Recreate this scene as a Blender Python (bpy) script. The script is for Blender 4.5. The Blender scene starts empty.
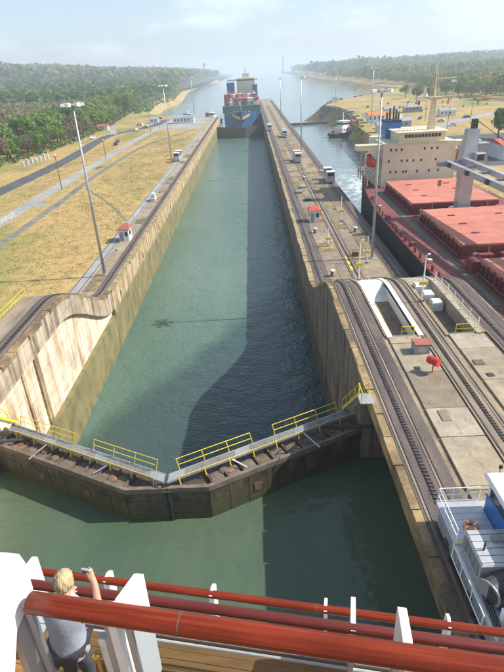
import bpy, math, random
import numpy as np
from mathutils import Vector, Matrix
R = math.radians
random.seed(7); rng = np.random.default_rng(11)
scn = bpy.context.scene
COL = scn.collection

# ------------------------------------------------------------------ camera
CAM = np.array([8.15, 0.0, 31.85]); FPX = 516.0
_d = np.array([55, -1001, -516.]); _d /= np.linalg.norm(_d)
_f = np.array([-3, 265.3, -516.]); _f -= _d * _f.dot(_d); _f /= np.linalg.norm(_f)
_u = -_d; _r = np.cross(_f, _u)
RM = np.array([_r, _f, _u])                       # world = RM @ camera axes
cd = bpy.data.cameras.new('camera'); cam = bpy.data.objects.new('camera', cd); COL.objects.link(cam)
cd.sensor_fit = 'VERTICAL'; cd.sensor_height = 36.0; cd.sensor_width = 27.0
cd.lens = FPX / 672 * 36; cd.clip_start = 0.1; cd.clip_end = 40000
cam.matrix_world = Matrix.Translation(Vector(CAM)) @ Matrix([list(r) for r in RM]).to_4x4()
scn.camera = cam

def ray(x, y): return RM @ np.array([x - 252, -(y - 336), -FPX])
def atz(x, y, z): d = ray(x, y); return CAM + d * (z - CAM[2]) / d[2]
def aty(x, y, Y): d = ray(x, y); return CAM + d * (Y - CAM[1]) / d[1]

# ------------------------------------------------------------------ sky, sun, exposure
SUN_EL, SUN_AZ = 44.0, 88.5                        # azimuth clockwise from +Y (down the canal)
w = bpy.data.worlds.new('World'); scn.world = w; w.use_nodes = True
nt = w.node_tree; nt.nodes.clear()
out = nt.nodes.new('ShaderNodeOutputWorld'); bg = nt.nodes.new('ShaderNodeBackground')
sky = nt.nodes.new('ShaderNodeTexSky'); sky.sky_type = 'NISHITA'; sky.sun_disc = False
sky.sun_elevation = R(SUN_EL); sky.sun_rotation = R(SUN_AZ)
sky.air_density = 1.0; sky.dust_density = 1.3; sky.ozone_density = 2.5
tc = nt.nodes.new('ShaderNodeTexCoord'); mp = nt.nodes.new('ShaderNodeMapping'); mp.inputs['Scale'].default_value = (1.6, 1.6, 5.5)
nz = nt.nodes.new('ShaderNodeTexNoise'); nz.inputs['Scale'].default_value = 2.2; nz.inputs['Detail'].default_value = 9; nz.inputs['Roughness'].default_value = .58
rp = nt.nodes.new('ShaderNodeValToRGB'); rp.color_ramp.elements[0].position = .5; rp.color_ramp.elements[1].position = .76
rp.color_ramp.elements[0].color = (.04, .04, .04, 1); rp.color_ramp.elements[1].color = (.75, .75, .75, 1)
mx = nt.nodes.new('ShaderNodeMixRGB'); mx.inputs['Color2'].default_value = (7.7, 8.4, 9.4, 1)
nt.links.new(tc.outputs['Generated'], mp.inputs['Vector']); nt.links.new(mp.outputs[0], nz.inputs['Vector'])
nt.links.new(nz.outputs['Fac'], rp.inputs['Fac']); nt.links.new(rp.outputs['Color'], mx.inputs['Fac'])
nt.links.new(sky.outputs[0], mx.inputs['Color1']); nt.links.new(mx.outputs[0], bg.inputs['Color'])
bg.inputs['Strength'].default_value = 0.12; nt.links.new(bg.outputs[0], out.inputs[0])
sl = bpy.data.lights.new('sun', 'SUN'); sl.energy = 4.6; sl.angle = R(0.6); sl.color = (1.0, .95, .86)
so = bpy.data.objects.new('sun', sl); COL.objects.link(so)
_sd = Vector((math.sin(R(SUN_AZ)) * math.cos(R(SUN_EL)), math.cos(R(SUN_AZ)) * math.cos(R(SUN_EL)), math.sin(R(SUN_EL))))
so.rotation_euler = (-_sd).to_track_quat('-Z', 'Y').to_euler(); so.location = _sd * 200
vs = scn.view_settings; vs.view_transform = 'Standard'; vs.look = 'None'; vs.exposure = 0.62; vs.gamma = 1; vs.use_curve_mapping = False
scn.render.engine = 'CYCLES'; scn.cycles.volume_bounces = 1; scn.cycles.max_bounces = 6; scn.cycles.transparent_max_bounces = 12

# ------------------------------------------------------------------ materials
def nodes(name):
    m = bpy.data.materials.new(name); m.use_nodes = True
    t = m.node_tree; b = t.nodes['Principled BSDF']
    return m, t, b
def mapped_noise(t, scale, detail=5, stretch=(1, 1, 1), world=True, rough=.6):
    if world:
        src = t.nodes.new('ShaderNodeNewGeometry').outputs['Position']
    else:
        src = t.nodes.new('ShaderNodeTexCoord').outputs['Object']
    if len(stretch) == 4:                             # grain turned to run along a slanting rail
        pr = t.nodes.new('ShaderNodeMapping'); pr.inputs['Rotation'].default_value = (0, 0, stretch[3]); t.links.new(src, pr.inputs['Vector']); src = pr.outputs[0]
    m = t.nodes.new('ShaderNodeMapping'); m.inputs['Scale'].default_value = stretch[:3]
    n = t.nodes.new('ShaderNodeTexNoise'); n.inputs['Scale'].default_value = scale; n.inputs['Detail'].default_value = detail
    n.inputs['Roughness'].default_value = rough
    t.links.new(src, m.inputs['Vector']); t.links.new(m.outputs[0], n.inputs['Vector'])
    return n.outputs['Fac']
def ramp(t, fac, stops):
    r = t.nodes.new('ShaderNodeValToRGB'); e = r.color_ramp.elements
    e[0].position, e[0].color = stops[0][0], (*stops[0][1], 1); e[1].position, e[1].color = stops[-1][0], (*stops[-1][1], 1)
    for p, c in stops[1:-1]:
        k = e.new(p); k.color = (*c, 1)
    t.links.new(fac, r.inputs['Fac']); return r.outputs['Color']
def mix(t, a, b, fac, mode='MIX'):
    m = t.nodes.new('ShaderNodeMixRGB'); m.blend_type = mode
    for s, v in (('Color1', a), ('Color2', b), ('Fac', fac)):
        if hasattr(v, 'links') or hasattr(v, 'is_linked'): t.links.new(v, m.inputs[s])
        else: m.inputs[s].default_value = v if s == 'Fac' else (*v, 1)
    return m.outputs[0]
def bump(t, b, fac, strength, dist=.05):
    n = t.nodes.new('ShaderNodeBump'); n.inputs['Strength'].default_value = strength; n.inputs['Distance'].default_value = dist
    t.links.new(fac, n.inputs['Height']); t.links.new(n.outputs[0], b.inputs['Normal'])
def sc(c, k): return tuple(min(1, x * k) for x in c)
def mat(name, c, rough=.65, var=.25, scale=1.2, metal=0., spec=.4, c2=None, big=.12, stretch=(1, 1, 1), bmp=.15, world=True, dirt=None, dirt_pos=(.55, .72)):
    m, t, b = nodes(name)
    a = c2 or sc(c, 1 - var)
    f1 = mapped_noise(t, scale, 6, stretch, world)
    col = ramp(t, f1, [(.32, a), (.68, sc(c, 1 + var * .5) if not c2 else c)])
    f2 = mapped_noise(t, scale * big, 4, (1, 1, 1), world)
    g = ramp(t, f2, [(.3, (.78,) * 3), (.7, (1.12,) * 3)])
    col = mix(t, col, g, 1.0, 'MULTIPLY')
    if dirt:
        f3 = mapped_noise(t, scale * .45, 8, stretch, world, .7)
        k = ramp(t, f3, [(dirt_pos[0], (0,) * 3), (dirt_pos[1], (1,) * 3)])
        col = mix(t, col, dirt, k)
    if rough > .8:                                    # fine speckle and grime on rough mineral surfaces
        f4 = mapped_noise(t, scale * 9, 4, (1, 1, 1), world, .75); col = mix(t, col, ramp(t, f4, [(.3, (.72,) * 3), (.55, (1.03,) * 3), (.75, (1.15,) * 3)]), 1., 'MULTIPLY')
        f5 = mapped_noise(t, scale * 2.3, 6, (1, .35, 1), world, .7); col = mix(t, col, ramp(t, f5, [(.56, (1,) * 3), (.7, (.66, .62, .58))]), 1., 'MULTIPLY')
    t.links.new(col, b.inputs['Base Color'])
    b.inputs['Roughness'].default_value = rough; b.inputs['Metallic'].default_value = metal; b.inputs['Specular IOR Level'].default_value = spec
    if bmp: bump(t, b, f1, bmp)
    return m
M = {}
M['conc_top'] = mat('concrete_top', (.32, .25, .16), .85, .3, .7, dirt=(.17, .14, .105), dirt_pos=(.5, .72), bmp=.2)
M['conc_low'] = mat('weathered_concrete', (.36, .255, .125), .9, .45, .5, dirt=(.10, .078, .048), dirt_pos=(.42, .62), bmp=.2)
M['slab'] = mat('concrete_slab', (.34, .28, .19), .85, .22, .9, dirt=(.26, .22, .165), dirt_pos=(.52, .75), bmp=.2)
M['slab_b'] = mat('concrete_slab_dark', (.25, .20, .135), .85, .3, .9, dirt=(.20, .17, .13), dirt_pos=(.5, .72), bmp=.2)
M['slab_c'] = mat('concrete_slab_pale', (.40, .345, .255), .85, .2, 1.1, dirt=(.32, .27, .20), dirt_pos=(.55, .78), bmp=.2)
M['coping'] = mat('coping_stone', (.37, .275, .15), .9, .35, 1.1, dirt=(.19, .145, .09), dirt_pos=(.5, .7))
M['trackbed'] = mat('trackbed', (.135, .105, .09), .85, .35, .9, dirt=(.06, .048, .042), stretch=(1, .15, 1))
M['bed_brown'] = mat('trackbed_brown', (.30, .235, .165), .85, .3, 1.2, dirt=(.13, .10, .075), stretch=(1, .12, 1))
M['rail'] = mat('rail_steel', (.16, .13, .115), .5, .3, 2, metal=.5)
M['rack'] = mat('rack_iron', (.05, .045, .045), .6, .3, 2, metal=.3)
M['white'] = mat('white_paint', (.66, .65, .61), .5, .06, 1.5, bmp=.03, dirt=(.58, .55, .48), dirt_pos=(.62, .85))
M['ship_white'] = mat('ship_white_paint', (.80, .80, .79), .3, .04, 2, bmp=.02)
M['yellow'] = mat('yellow_paint', (.72, .56, .04), .5, .15, 2, bmp=.03)
M['rust'] = mat('rusty_plate', (.17, .115, .08), .85, .4, 1.6, dirt=(.07, .05, .04), dirt_pos=(.48, .66), bmp=.3)
M['rust_b'] = mat('rust_orange', (.24, .125, .08), .85, .4, 2.0, dirt=(.10, .055, .04))
M['silt'] = mat('silt', (.19, .15, .115), .9, .35, 1.2, dirt=(.10, .08, .06), bmp=.3)
M['steel_dark'] = mat('dark_steel', (.055, .055, .055), .6, .3, 1.5)
M['steel_grey'] = mat('grey_steel', (.30, .31, .32), .5, .12, 1.2, metal=.2)
M['tuft'] = mat('dry_tuft', (.38, .285, .115), .9, .3, .3, c2=(.23, .20, .075))
M['walk'] = mat('walkway_grating', (.19, .185, .17), .7, .2, 1.5, dirt=(.17, .15, .12))
M['galv'] = mat('galvanised', (.47, .48, .49), .4, .1, 2, metal=.5)
M['silver'] = mat('silver_plate', (.47, .475, .48), .42, .1, 1.6, metal=.3, dirt=(.38, .37, .36), dirt_pos=(.58, .8))
M['blue'] = mat('blue_paint', (.03, .14, .42), .35, .12, 1, bmp=.02)
M['navy'] = mat('navy_paint', (.03, .07, .18), .45, .2, 1, bmp=.02)
M['red'] = mat('red_paint', (.55, .05, .04), .5, .15, 2, bmp=.02)
M['orange'] = mat('orange_plastic', (.85, .20, .03), .5, .1, 2, bmp=.02)
M['roof_red'] = mat('red_roof', (.50, .095, .055), .6, .2, 1.5)
M['roof_rust'] = mat('faded_red_roof', (.34, .11, .08), .75, .3, 1.0)
M['glass_dark'] = mat('dark_glass', (.02, .025, .03), .12, .2, 1, spec=.6, bmp=0)
M['black'] = mat('black_hull', (.012, .013, .013), .75, .3, .5, spec=.2, bmp=.05, dirt=(.06, .055, .05), dirt_pos=(.6, .8))
M['boot'] = mat('boot_topping', (.22, .05, .04), .6, .3, .8)
M['deck_red'] = mat('red_deck_paint', (.205, .075, .07), .75, .25, .45, spec=.2, dirt=(.14, .06, .055), bmp=.05)
M['deck_green'] = mat('green_walkway', (.12, .15, .10), .75, .2, .8, bmp=.05)
M['hatch'] = mat('hatch_cover', (.50, .19, .135), .7, .16, .4, spec=.2, dirt=(.37, .13, .095), dirt_pos=(.56, .78), bmp=.05)
M['coaming'] = mat('hatch_coaming', (.20, .035, .03), .6, .25, .8, bmp=.05)
M['cream'] = mat('cream_paint', (.74, .67, .45), .5, .08, .5, bmp=.03, dirt=(.62, .54, .36), dirt_pos=(.56, .8))
M['mast'] = mat('mast_paint', (.62, .55, .36), .5, .1, 1)
M['asphalt'] = mat('asphalt', (.085, .085, .09), .85, .25, 1.0, bmp=.1)
M['lane'] = mat('grey_lane', (.33, .32, .30), .9, .15, .5, bmp=.1)
M['path'] = mat('dark_path', (.19, .175, .15), .9, .3, .4, bmp=.1, dirt=(.28, .23, .13), dirt_pos=(.5, .7))
M['bark'] = mat('bark', (.13, .095, .065), .9, .3, 2, bmp=.3)
M['rock'] = mat('rock', (.27, .23, .18), .9, .3, 1.2, bmp=.3)
M['teak'] = mat('varnished_teak', (.215, .030, .010), .34, .45, 3.5, big=.3, stretch=(.35, 14, 14, .183), bmp=.04, spec=.25)
M['teak_b'] = mat('dull_teak', (.13, .022, .016), .4, .25, 3.0, stretch=(.5, 12, 12, .183), bmp=.03, dirt=(.28, .15, .12), dirt_pos=(.64, .75))
M['plank'] = mat('deck_plank', (.30, .155, .055), .6, .3, 2.0, stretch=(1, 6, 1, .183), bmp=.05)
M['brass'] = mat('brass', (.65, .42, .12), .3, .1, 3, metal=.9, bmp=0)
M['skin'] = mat('skin', (.56, .31, .21), .55, .08, 6, bmp=.02)
M['hair'] = mat('blond_hair', (.52, .40, .22), .6, .4, 22, stretch=(1, 1, .25), bmp=.35, world=False)
M['shirt'] = mat('white_shirt', (.66, .70, .80), .8, .1, 9, bmp=.2)
M['trousers'] = mat('dark_trousers', (.10, .11, .14), .8, .2, 8, bmp=.2)
M['rubber'] = mat('black_rubber', (.02, .02, .02), .7, .2, 2)
def fixed(name, c, rough=.5): return mat(name, c, rough, .08, 1.5, bmp=.02)
CONT = [fixed('container_' + n, c) for n, c in (('red', (.50, .09, .06)), ('rust', (.36, .12, .07)), ('blue', (.04, .12, .32)), ('grey', (.5, .5, .48)), ('white', (.70, .70, .68)), ('green', (.06, .22, .14)), ('orange', (.62, .22, .06)))]
M['cs_blue'] = fixed('ship_blue', (.035, .10, .27)); M['cs_green'] = fixed('ship_green', (.05, .17, .12))
CARS = [fixed('car_' + n, c, .3) for n, c in (('white', (.72, .72, .72)), ('silver', (.45, .46, .48)), ('blue', (.04, .10, .28)), ('black', (.03, .03, .035)), ('red', (.42, .05, .04)))]

def wall_material(name, dry, stain, wet, z0):
    m, t, b = nodes(name)
    geo = t.nodes.new('ShaderNodeNewGeometry'); sep = t.nodes.new('ShaderNodeSeparateXYZ'); t.links.new(geo.outputs['Position'], sep.inputs[0])
    f = mapped_noise(t, .9, 8, (1, 1, .07), True, .68)
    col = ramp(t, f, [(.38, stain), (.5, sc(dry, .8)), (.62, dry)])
    blot = mapped_noise(t, .35, 7, (1, 1, .6), True, .7)
    col = mix(t, col, ramp(t, blot, [(.35, (.62, .58, .52)), (.6, (1.1, 1.08, 1.05))]), 1.0, 'MULTIPLY')
    lift = t.nodes.new('ShaderNodeTexWave'); lift.wave_type = 'BANDS'; lift.bands_direction = 'Z'; lift.inputs['Scale'].default_value = .17; lift.inputs['Distortion'].default_value = 1.5; lift.inputs['Detail'].default_value = 3
    t.links.new(geo.outputs['Position'], lift.inputs['Vector'])
    col = mix(t, col, ramp(t, lift.outputs['Fac'], [(0, (.8,) * 3), (.12, (1,) * 3)]), .7, 'MULTIPLY')
    ad = t.nodes.new('ShaderNodeMath'); ad.operation = 'MULTIPLY_ADD'; ad.inputs[1].default_value = 1.4; t.links.new(f, ad.inputs[0]); t.links.new(sep.outputs['Z'], ad.inputs[2])
    mr = t.nodes.new('ShaderNodeMapRange'); mr.inputs['From Min'].default_value = z0 + 1.1; mr.inputs['From Max'].default_value = z0 + .3
    t.links.new(ad.outputs[0], mr.inputs['Value'])
    wetc = mix(t, wet, sc(wet, .5), ramp(t, blot, [(.4, (0,) * 3), (.65, (1,) * 3)]))
    col = mix(t, col, wetc, mr.outputs[0])
    t.links.new(col, b.inputs['Base Color']); b.inputs['Roughness'].default_value = .85
    bump(t, b, f, .35, .15)
    return m
M['wall'] = wall_material('lock_wall_face', (.54, .42, .25), (.19, .12, .06), (.23, .195, .085), -3.9)
M['band'] = wall_material('band_face', (.50, .42, .31), (.15, .11, .075), (.33, .28, .14), -3.9)
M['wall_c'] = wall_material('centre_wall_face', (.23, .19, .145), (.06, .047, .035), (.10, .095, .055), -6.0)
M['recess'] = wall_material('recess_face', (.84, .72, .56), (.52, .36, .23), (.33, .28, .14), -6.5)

def gate_material():
    m, t, b = nodes('gate_plate')
    geo = t.nodes.new('ShaderNodeNewGeometry'); sep = t.nodes.new('ShaderNodeSeparateXYZ'); t.links.new(geo.outputs['Position'], sep.inputs[0])
    f = mapped_noise(t, 1.1, 8, (1, 1, .5), True, .7)
    col = ramp(t, f, [(.35, (.030, .025, .018)), (.55, (.075, .062, .038)), (.7, (.13, .105, .068))])
    mr = t.nodes.new('ShaderNodeMapRange'); mr.inputs['From Min'].default_value = .9; mr.inputs['From Max'].default_value = -.7
    t.links.new(sep.outputs['Z'], mr.inputs['Value'])
    col = mix(t, col, (.055, .058, .022), mr.outputs[0])
    t.links.new(col, b.inputs['Base Color']); b.inputs['Roughness'].default_value = .6
    bump(t, b, f, .4, .08); return m
M['gate'] = gate_material()

def water_material(name, c1, c2, ripple, scale, patch=.05, rough=.07, foam=None, patch_line=False):
    m, t, b = nodes(name)
    f = mapped_noise(t, patch, 4, (1, .45, 1))
    col = ramp(t, f, [(.35, c1), (.65, c2)])
    n1 = mapped_noise(t, scale, 3, (1, 1.5, 1), True, .5); n2 = mapped_noise(t, scale * .22, 3, (1, 1.2, 1), True, .5)
    ad = t.nodes.new('ShaderNodeMath'); ad.operation = 'MULTIPLY_ADD'; ad.inputs[1].default_value = 2.2; t.links.new(n2, ad.inputs[0]); t.links.new(n1, ad.inputs[2])
    if patch_line:                                    # darker water colour on the near-gate side of a wobbly diagonal edge
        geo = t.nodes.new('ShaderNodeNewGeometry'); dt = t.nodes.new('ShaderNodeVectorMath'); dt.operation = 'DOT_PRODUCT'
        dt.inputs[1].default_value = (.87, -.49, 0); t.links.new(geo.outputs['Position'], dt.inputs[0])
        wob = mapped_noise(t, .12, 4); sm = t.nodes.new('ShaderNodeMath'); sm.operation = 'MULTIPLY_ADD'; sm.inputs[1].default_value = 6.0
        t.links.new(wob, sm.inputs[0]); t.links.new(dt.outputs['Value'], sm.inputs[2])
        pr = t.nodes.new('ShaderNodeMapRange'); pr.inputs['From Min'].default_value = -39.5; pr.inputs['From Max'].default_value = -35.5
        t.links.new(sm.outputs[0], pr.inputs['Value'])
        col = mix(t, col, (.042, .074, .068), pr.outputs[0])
    if foam:
        (fx, fy, sx, sy) = foam
        geo = t.nodes.new('ShaderNodeNewGeometry'); mp_ = t.nodes.new('ShaderNodeMapping'); mp_.vector_type = 'POINT'
        mp_.inputs['Location'].default_value = (-fx / sx, -fy / sy, 0); mp_.inputs['Scale'].default_value = (1 / sx, 1 / sy, 0)
        t.links.new(geo.outputs['Position'], mp_.inputs['Vector'])
        ln = t.nodes.new('ShaderNodeVectorMath'); ln.operation = 'LENGTH'; t.links.new(mp_.outputs[0], ln.inputs[0])
        rad = t.nodes.new('ShaderNodeMapRange'); rad.inputs['From Min'].default_value = 1; rad.inputs['From Max'].default_value = .2
        rad.inputs['To Max'].default_value = .22
        t.links.new(ln.outputs['Value'], rad.inputs['Value'])
        fn = mapped_noise(t, .35, 8, (1, .8, 1), True, .72)
        a2 = t.nodes.new('ShaderNodeMath'); a2.operation = 'ADD'; t.links.new(fn, a2.inputs[0]); t.links.new(rad.outputs[0], a2.inputs[1])
        k = ramp(t, a2.outputs[0], [(.62, (0,) * 3), (.76, (1,) * 3)])
        k2 = t.nodes.new('ShaderNodeMath'); k2.operation = 'MULTIPLY'; k2.inputs[1].default_value = 4.0; k2.use_clamp = True
        t.links.new(rad.outputs[0], k2.inputs[0])
        k3 = t.nodes.new('ShaderNodeMath'); k3.operation = 'MULTIPLY'; t.links.new(k, k3.inputs[0]); t.links.new(k2.outputs[0], k3.inputs[1])
        col = mix(t, col, (.62, .68, .66), k3.outputs[0])
    t.links.new(col, b.inputs['Base Color']); b.inputs['Roughness'].default_value = rough; b.inputs['IOR'].default_value = 1.33
    bump(t, b, ad.outputs[0], ripple, .25); return m
M['sea'] = water_material('sea_water', (.14, .185, .17), (.17, .215, .195), .5, .35, .01, .12, foam=(54, 205, 26, 65))
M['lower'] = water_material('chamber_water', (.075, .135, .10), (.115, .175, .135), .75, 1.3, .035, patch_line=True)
M['upper'] = water_material('upper_water', (.055, .09, .055), (.085, .12, .075), .45, .9, .06)

def grass_material():
    m, t, b = nodes('dry_grass')
    f1 = mapped_noise(t, .035, 8, (1.2, .7, 1), True, .65); f2 = mapped_noise(t, .5, 6, (1, 1, 1), True, .7); f3 = mapped_noise(t, .012, 5, (1.6, .6, 1), True, .6)
    col = ramp(t, f1, [(.32, (.20, .19, .07)), (.45, (.34, .255, .10)), (.55, (.41, .29, .115)), (.68, (.35, .21, .09))])
    col = mix(t, col, (.15, .19, .045), ramp(t, f3, [(.53, (0,) * 3), (.66, (.85,) * 3)]))
    col = mix(t, col, ramp(t, f2, [(.3, (.72,) * 3), (.7, (1.18,) * 3)]), 1., 'MULTIPLY')
    t.links.new(col, b.inputs['Base Color']); b.inputs['Roughness'].default_value = .95; b.inputs['Specular IOR Level'].default_value = .1
    bump(t, b, f2, .5, .2); return m
M['grass'] = grass_material()
M['forest_floor'] = mat('forest_floor', (.06, .075, .025), .95, .4, .05, bmp=.1, dirt=(.17, .13, .06))
def leaf_material(name, stops, scale):
    m, t, b = nodes(name)
    oi = t.nodes.new('ShaderNodeObjectInfo')
    f = mapped_noise(t, scale, 3, (1, 1, 1), True, .6)
    a = t.nodes.new('ShaderNodeMath'); a.operation = 'MULTIPLY_ADD'; a.inputs[1].default_value = .22; t.links.new(oi.outputs['Random'], a.inputs[0]); t.links.new(f, a.inputs[2])
    s = t.nodes.new('ShaderNodeMath'); s.operation = 'SUBTRACT'; s.inputs[1].default_value = .11; t.links.new(a.outputs[0], s.inputs[0])
    col = ramp(t, s.outputs[0], stops)
    fine = mapped_noise(t, 1.3, 3); col = mix(t, col, ramp(t, fine, [(.3, (.6,) * 3), (.7, (1.25,) * 3)]), 1., 'MULTIPLY')
    t.links.new(col, b.inputs['Base Color']); b.inputs['Roughness'].default_value = .75; b.inputs['Specular IOR Level'].default_value = .15
    tr = t.nodes.new('ShaderNodeBsdfTranslucent'); t.links.new(col, tr.inputs['Color'])
    ms = t.nodes.new('ShaderNodeMixShader'); ms.inputs[0].default_value = .35
    t.links.new(b.outputs[0], ms.inputs[1]); t.links.new(tr.outputs[0], ms.inputs[2])
    t.links.new(ms.outputs[0], t.nodes['Material Output'].inputs['Surface']); return m
M['leaf'] = leaf_material('leaves', [(.28, (.085, .17, .03)), (.45, (.14, .255, .04)), (.58, (.215, .30, .065)), (.72, (.28, .23, .10))], .05)
M['leaf_dry'] = leaf_material('dry_leaves', [(.3, (.12, .10, .045)), (.5, (.17, .14, .07)), (.7, (.20, .155, .09))], .05)
M['leaf_far'] = leaf_material('forest_leaves', [(.30, (.07, .14, .035)), (.44, (.125, .20, .05)), (.56, (.19, .235, .075)), (.68, (.29, .235, .12))], .03)
def glass_material():
    m, t, b = nodes('clear_glass')
    b.inputs['Base Color'].default_value = (.75, .82, .82, 1); b.inputs['Roughness'].default_value = .02
    tr = t.nodes.new('ShaderNodeBsdfTransparent'); tr.inputs['Color'].default_value = (.72, .77, .80, 1)
    fr = t.nodes.new('ShaderNodeLayerWeight'); fr.inputs['Blend'].default_value = .5
    gl = t.nodes.new('ShaderNodeBsdfGlossy'); gl.inputs['Roughness'].default_value = .02
    pw = t.nodes.new('ShaderNodeMath'); pw.operation = 'POWER'; pw.inputs[1].default_value = 4.0; t.links.new(fr.outputs['Facing'], pw.inputs[0])
    fr2 = t.nodes.new('ShaderNodeMath'); fr2.operation = 'MULTIPLY_ADD'; fr2.inputs[1].default_value = .5; fr2.inputs[2].default_value = .035; t.links.new(pw.outputs[0], fr2.inputs[0])
    ms = t.nodes.new('ShaderNodeMixShader'); t.links.new(fr2.outputs[0], ms.inputs[0]); t.links.new(tr.outputs[0], ms.inputs[1]); t.links.new(gl.outputs[0], ms.inputs[2])
    t.links.new(ms.outputs[0], t.nodes['Material Output'].inputs['Surface']); return m
M['glass'] = glass_material()

# ------------------------------------------------------------------ mesh helpers
class MB:
    def __init__(s): s.v = []; s.f = []
    def add(s, vs, fs):
        o = len(s.v); s.v += [tuple(map(float, p)) for p in vs]; s.f += [tuple(i + o for i in q) for q in fs]; return s
    def hexa(s, p):                                # 4 bottom + 4 top corners
        return s.add(p, [(3, 2, 1, 0), (4, 5, 6, 7), (0, 1, 5, 4), (1, 2, 6, 5), (2, 3, 7, 6), (3, 0, 4, 7)])
    def box(s, x0, x1, y0, y1, z0, z1):
        return s.hexa([(x0, y0, z0), (x1, y0, z0), (x1, y1, z0), (x0, y1, z0), (x0, y0, z1), (x1, y0, z1), (x1, y1, z1), (x0, y1, z1)])
    def cbox(s, x, y, z, sx, sy, sz, rz=0.):
        c, n = math.cos(rz), math.sin(rz); q = []
        for k in (-.5, .5):
            for a, b in ((-.5, -.5), (.5, -.5), (.5, .5), (-.5, .5)):
                q.append((x + a * sx * c - b * sy * n, y + a * sx * n + b * sy * c, z + k * sz))
        return s.hexa(q)
    def bevbox(s, x0, x1, y0, y1, z0, z1, e):      # box with a chamfered top edge
        a = [(x0, y0), (x1, y0), (x1, y1), (x0, y1)]; i = [(x0 + e, y0 + e), (x1 - e, y0 + e), (x1 - e, y1 - e), (x0 + e, y1 - e)]
        v = [(x, y, z0) for x, y in a] + [(x, y, z1 - e) for x, y in a] + [(x, y, z1) for x, y in i]
        f = [(3, 2, 1, 0), (8, 9, 10, 11)]
        for k in range(4):
            j = (k + 1) % 4; f += [(k, j, j + 4, k + 4), (k + 4, j + 4, j + 8, k + 8)]
        return s.add(v, f)
    def beam(s, a, b, w, h):
        a = Vector(a); b = Vector(b); d = (b - a).normalized()
        side = d.cross(Vector((0, 0, 1)));
        if side.length < 1e-3: side = Vector((1, 0, 0))
        side.normalize(); up = side.cross(d) * (h / 2); side = side * (w / 2)
        return s.hexa([a - side - up, a + side - up, b + side - up, b - side - up, a - side + up, a + side + up, b + side + up, b - side + up])
    def tube(s, pts, r, n=8, caps=True, flat=1.0):
        pts = [Vector(p) for p in pts]; rs = r if isinstance(r, (list, tuple)) else [r] * len(pts); vs = []; fs = []
        for i, p in enumerate(pts):
            d = (pts[min(i + 1, len(pts) - 1)] - pts[max(i - 1, 0)]).normalized()
            ref = Vector((0, 0, 1)) if abs(d.z) < .95 else Vector((1, 0, 0))
            a = d.cross(ref).normalized(); b = a.cross(d)
            for k in range(n):
                t = 2 * math.pi * k / n; vs.append(p + a * (math.cos(t) * rs[i]) + b * (math.sin(t) * rs[i] * flat))
        for i in range(len(pts) - 1):
            for k in range(n):
                j = (k + 1) % n; fs.append((i * n + k, i * n + j, (i + 1) * n + j, (i + 1) * n + k))
        if caps: fs.append(tuple(range(n - 1, -1, -1))); fs.append(tuple(range((len(pts) - 1) * n, len(pts) * n)))
        return s.add(vs, fs)
    def prism(s, poly, z0, z1):
        n = len(poly); v = [(x, y, z0) for x, y in poly] + [(x, y, z1) for x, y in poly]
        return s.add(v, [tuple(range(n - 1, -1, -1)), tuple(range(n, 2 * n))] + [(k, (k + 1) % n, (k + 1) % n + n, k + n) for k in range(n)])
    def extr(s, poly3, off):                       # polygon in space pushed along a vector
        n = len(poly3); o = Vector(off); p = [Vector(q) for q in poly3]
        return s.add(p + [q + o for q in p], [tuple(range(n - 1, -1, -1)), tuple(range(n, 2 * n))] + [(k, (k + 1) % n, (k + 1) % n + n, k + n) for k in range(n)])
    def lathe(s, prof, x, y, z, n=14):
        v = []; f = []
        for r, h in prof:
            for k in range(n): v.append((x + r * math.cos(2 * math.pi * k / n), y + r * math.sin(2 * math.pi * k / n), z + h))
        for i in range(len(prof) - 1):
            for k in range(n):
                j = (k + 1) % n; f.append((i * n + k, i * n + j, (i + 1) * n + j, (i + 1) * n + k))
        f += [tuple(range(n - 1, -1, -1)), tuple(range((len(prof) - 1) * n, len(prof) * n))]
        return s.add(v, f)
    def sweep_y(s, sect, ys, prof):                # cross-section (x,z) carried along y, lifted by prof(y)
        n = len(sect); v = []; f = []
        for y in ys:
            for x, z in sect: v.append((x, y, z + prof(y)))
        for i in range(len(ys) - 1):
            for k in range(n):
                j = (k + 1) % n; f.append((i * n + k, i * n + j, (i + 1) * n + j, (i + 1) * n + k))
        f += [tuple(range(n)), tuple(range(len(ys) * n - 1, (len(ys) - 1) * n - 1, -1))]
        return s.add(v, f)
    def build(s, name, m, parent=None, smooth=False):
        me = bpy.data.meshes.new(name); me.from_pydata(s.v, [], s.f); me.validate()
        import bmesh
        bm = bmesh.new(); bm.from_mesh(me); bmesh.ops.recalc_face_normals(bm, faces=bm.faces); bm.to_mesh(me); bm.free()
        me.materials.append(M[m] if isinstance(m, str) else m)
        if smooth:
            for p in me.polygons: p.use_smooth = True
        o = bpy.data.objects.new(name, me); COL.objects.link(o)
        if parent: o.parent = parent; o.matrix_parent_inverse = Matrix.Translation(-Vector(parent.location))
        return o
ORD = ['first', 'second', 'third', 'fourth', 'fifth', 'sixth', 'seventh', 'eighth', 'ninth', 'tenth', 'eleventh', 'twelfth']
TENS = ['', '', 'twenty', 'thirty', 'forty', 'fifty', 'sixty']
def ordinal(k):
    T = ORD + ['thirteenth', 'fourteenth', 'fifteenth', 'sixteenth', 'seventeenth', 'eighteenth', 'nineteenth']
    if k < 19: return T[k]
    n = k + 1; return TENS[n // 10][:-1] + 'ieth' if n % 10 == 0 else TENS[n // 10] + '-' + ORD[n % 10 - 1]
def tag(o, label=None, cat=None, group=None, kind=None):
    for k, v in (('label', label), ('category', cat), ('group', group), ('kind', kind)):
        if v: o[k] = v
    return o
def thing(name, label, cat, loc=(0, 0, 0), group=None):
    o = bpy.data.objects.new(name, None); o.empty_display_size = .5; COL.objects.link(o); o.location = loc
    return tag(o, label, cat, group)
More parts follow.
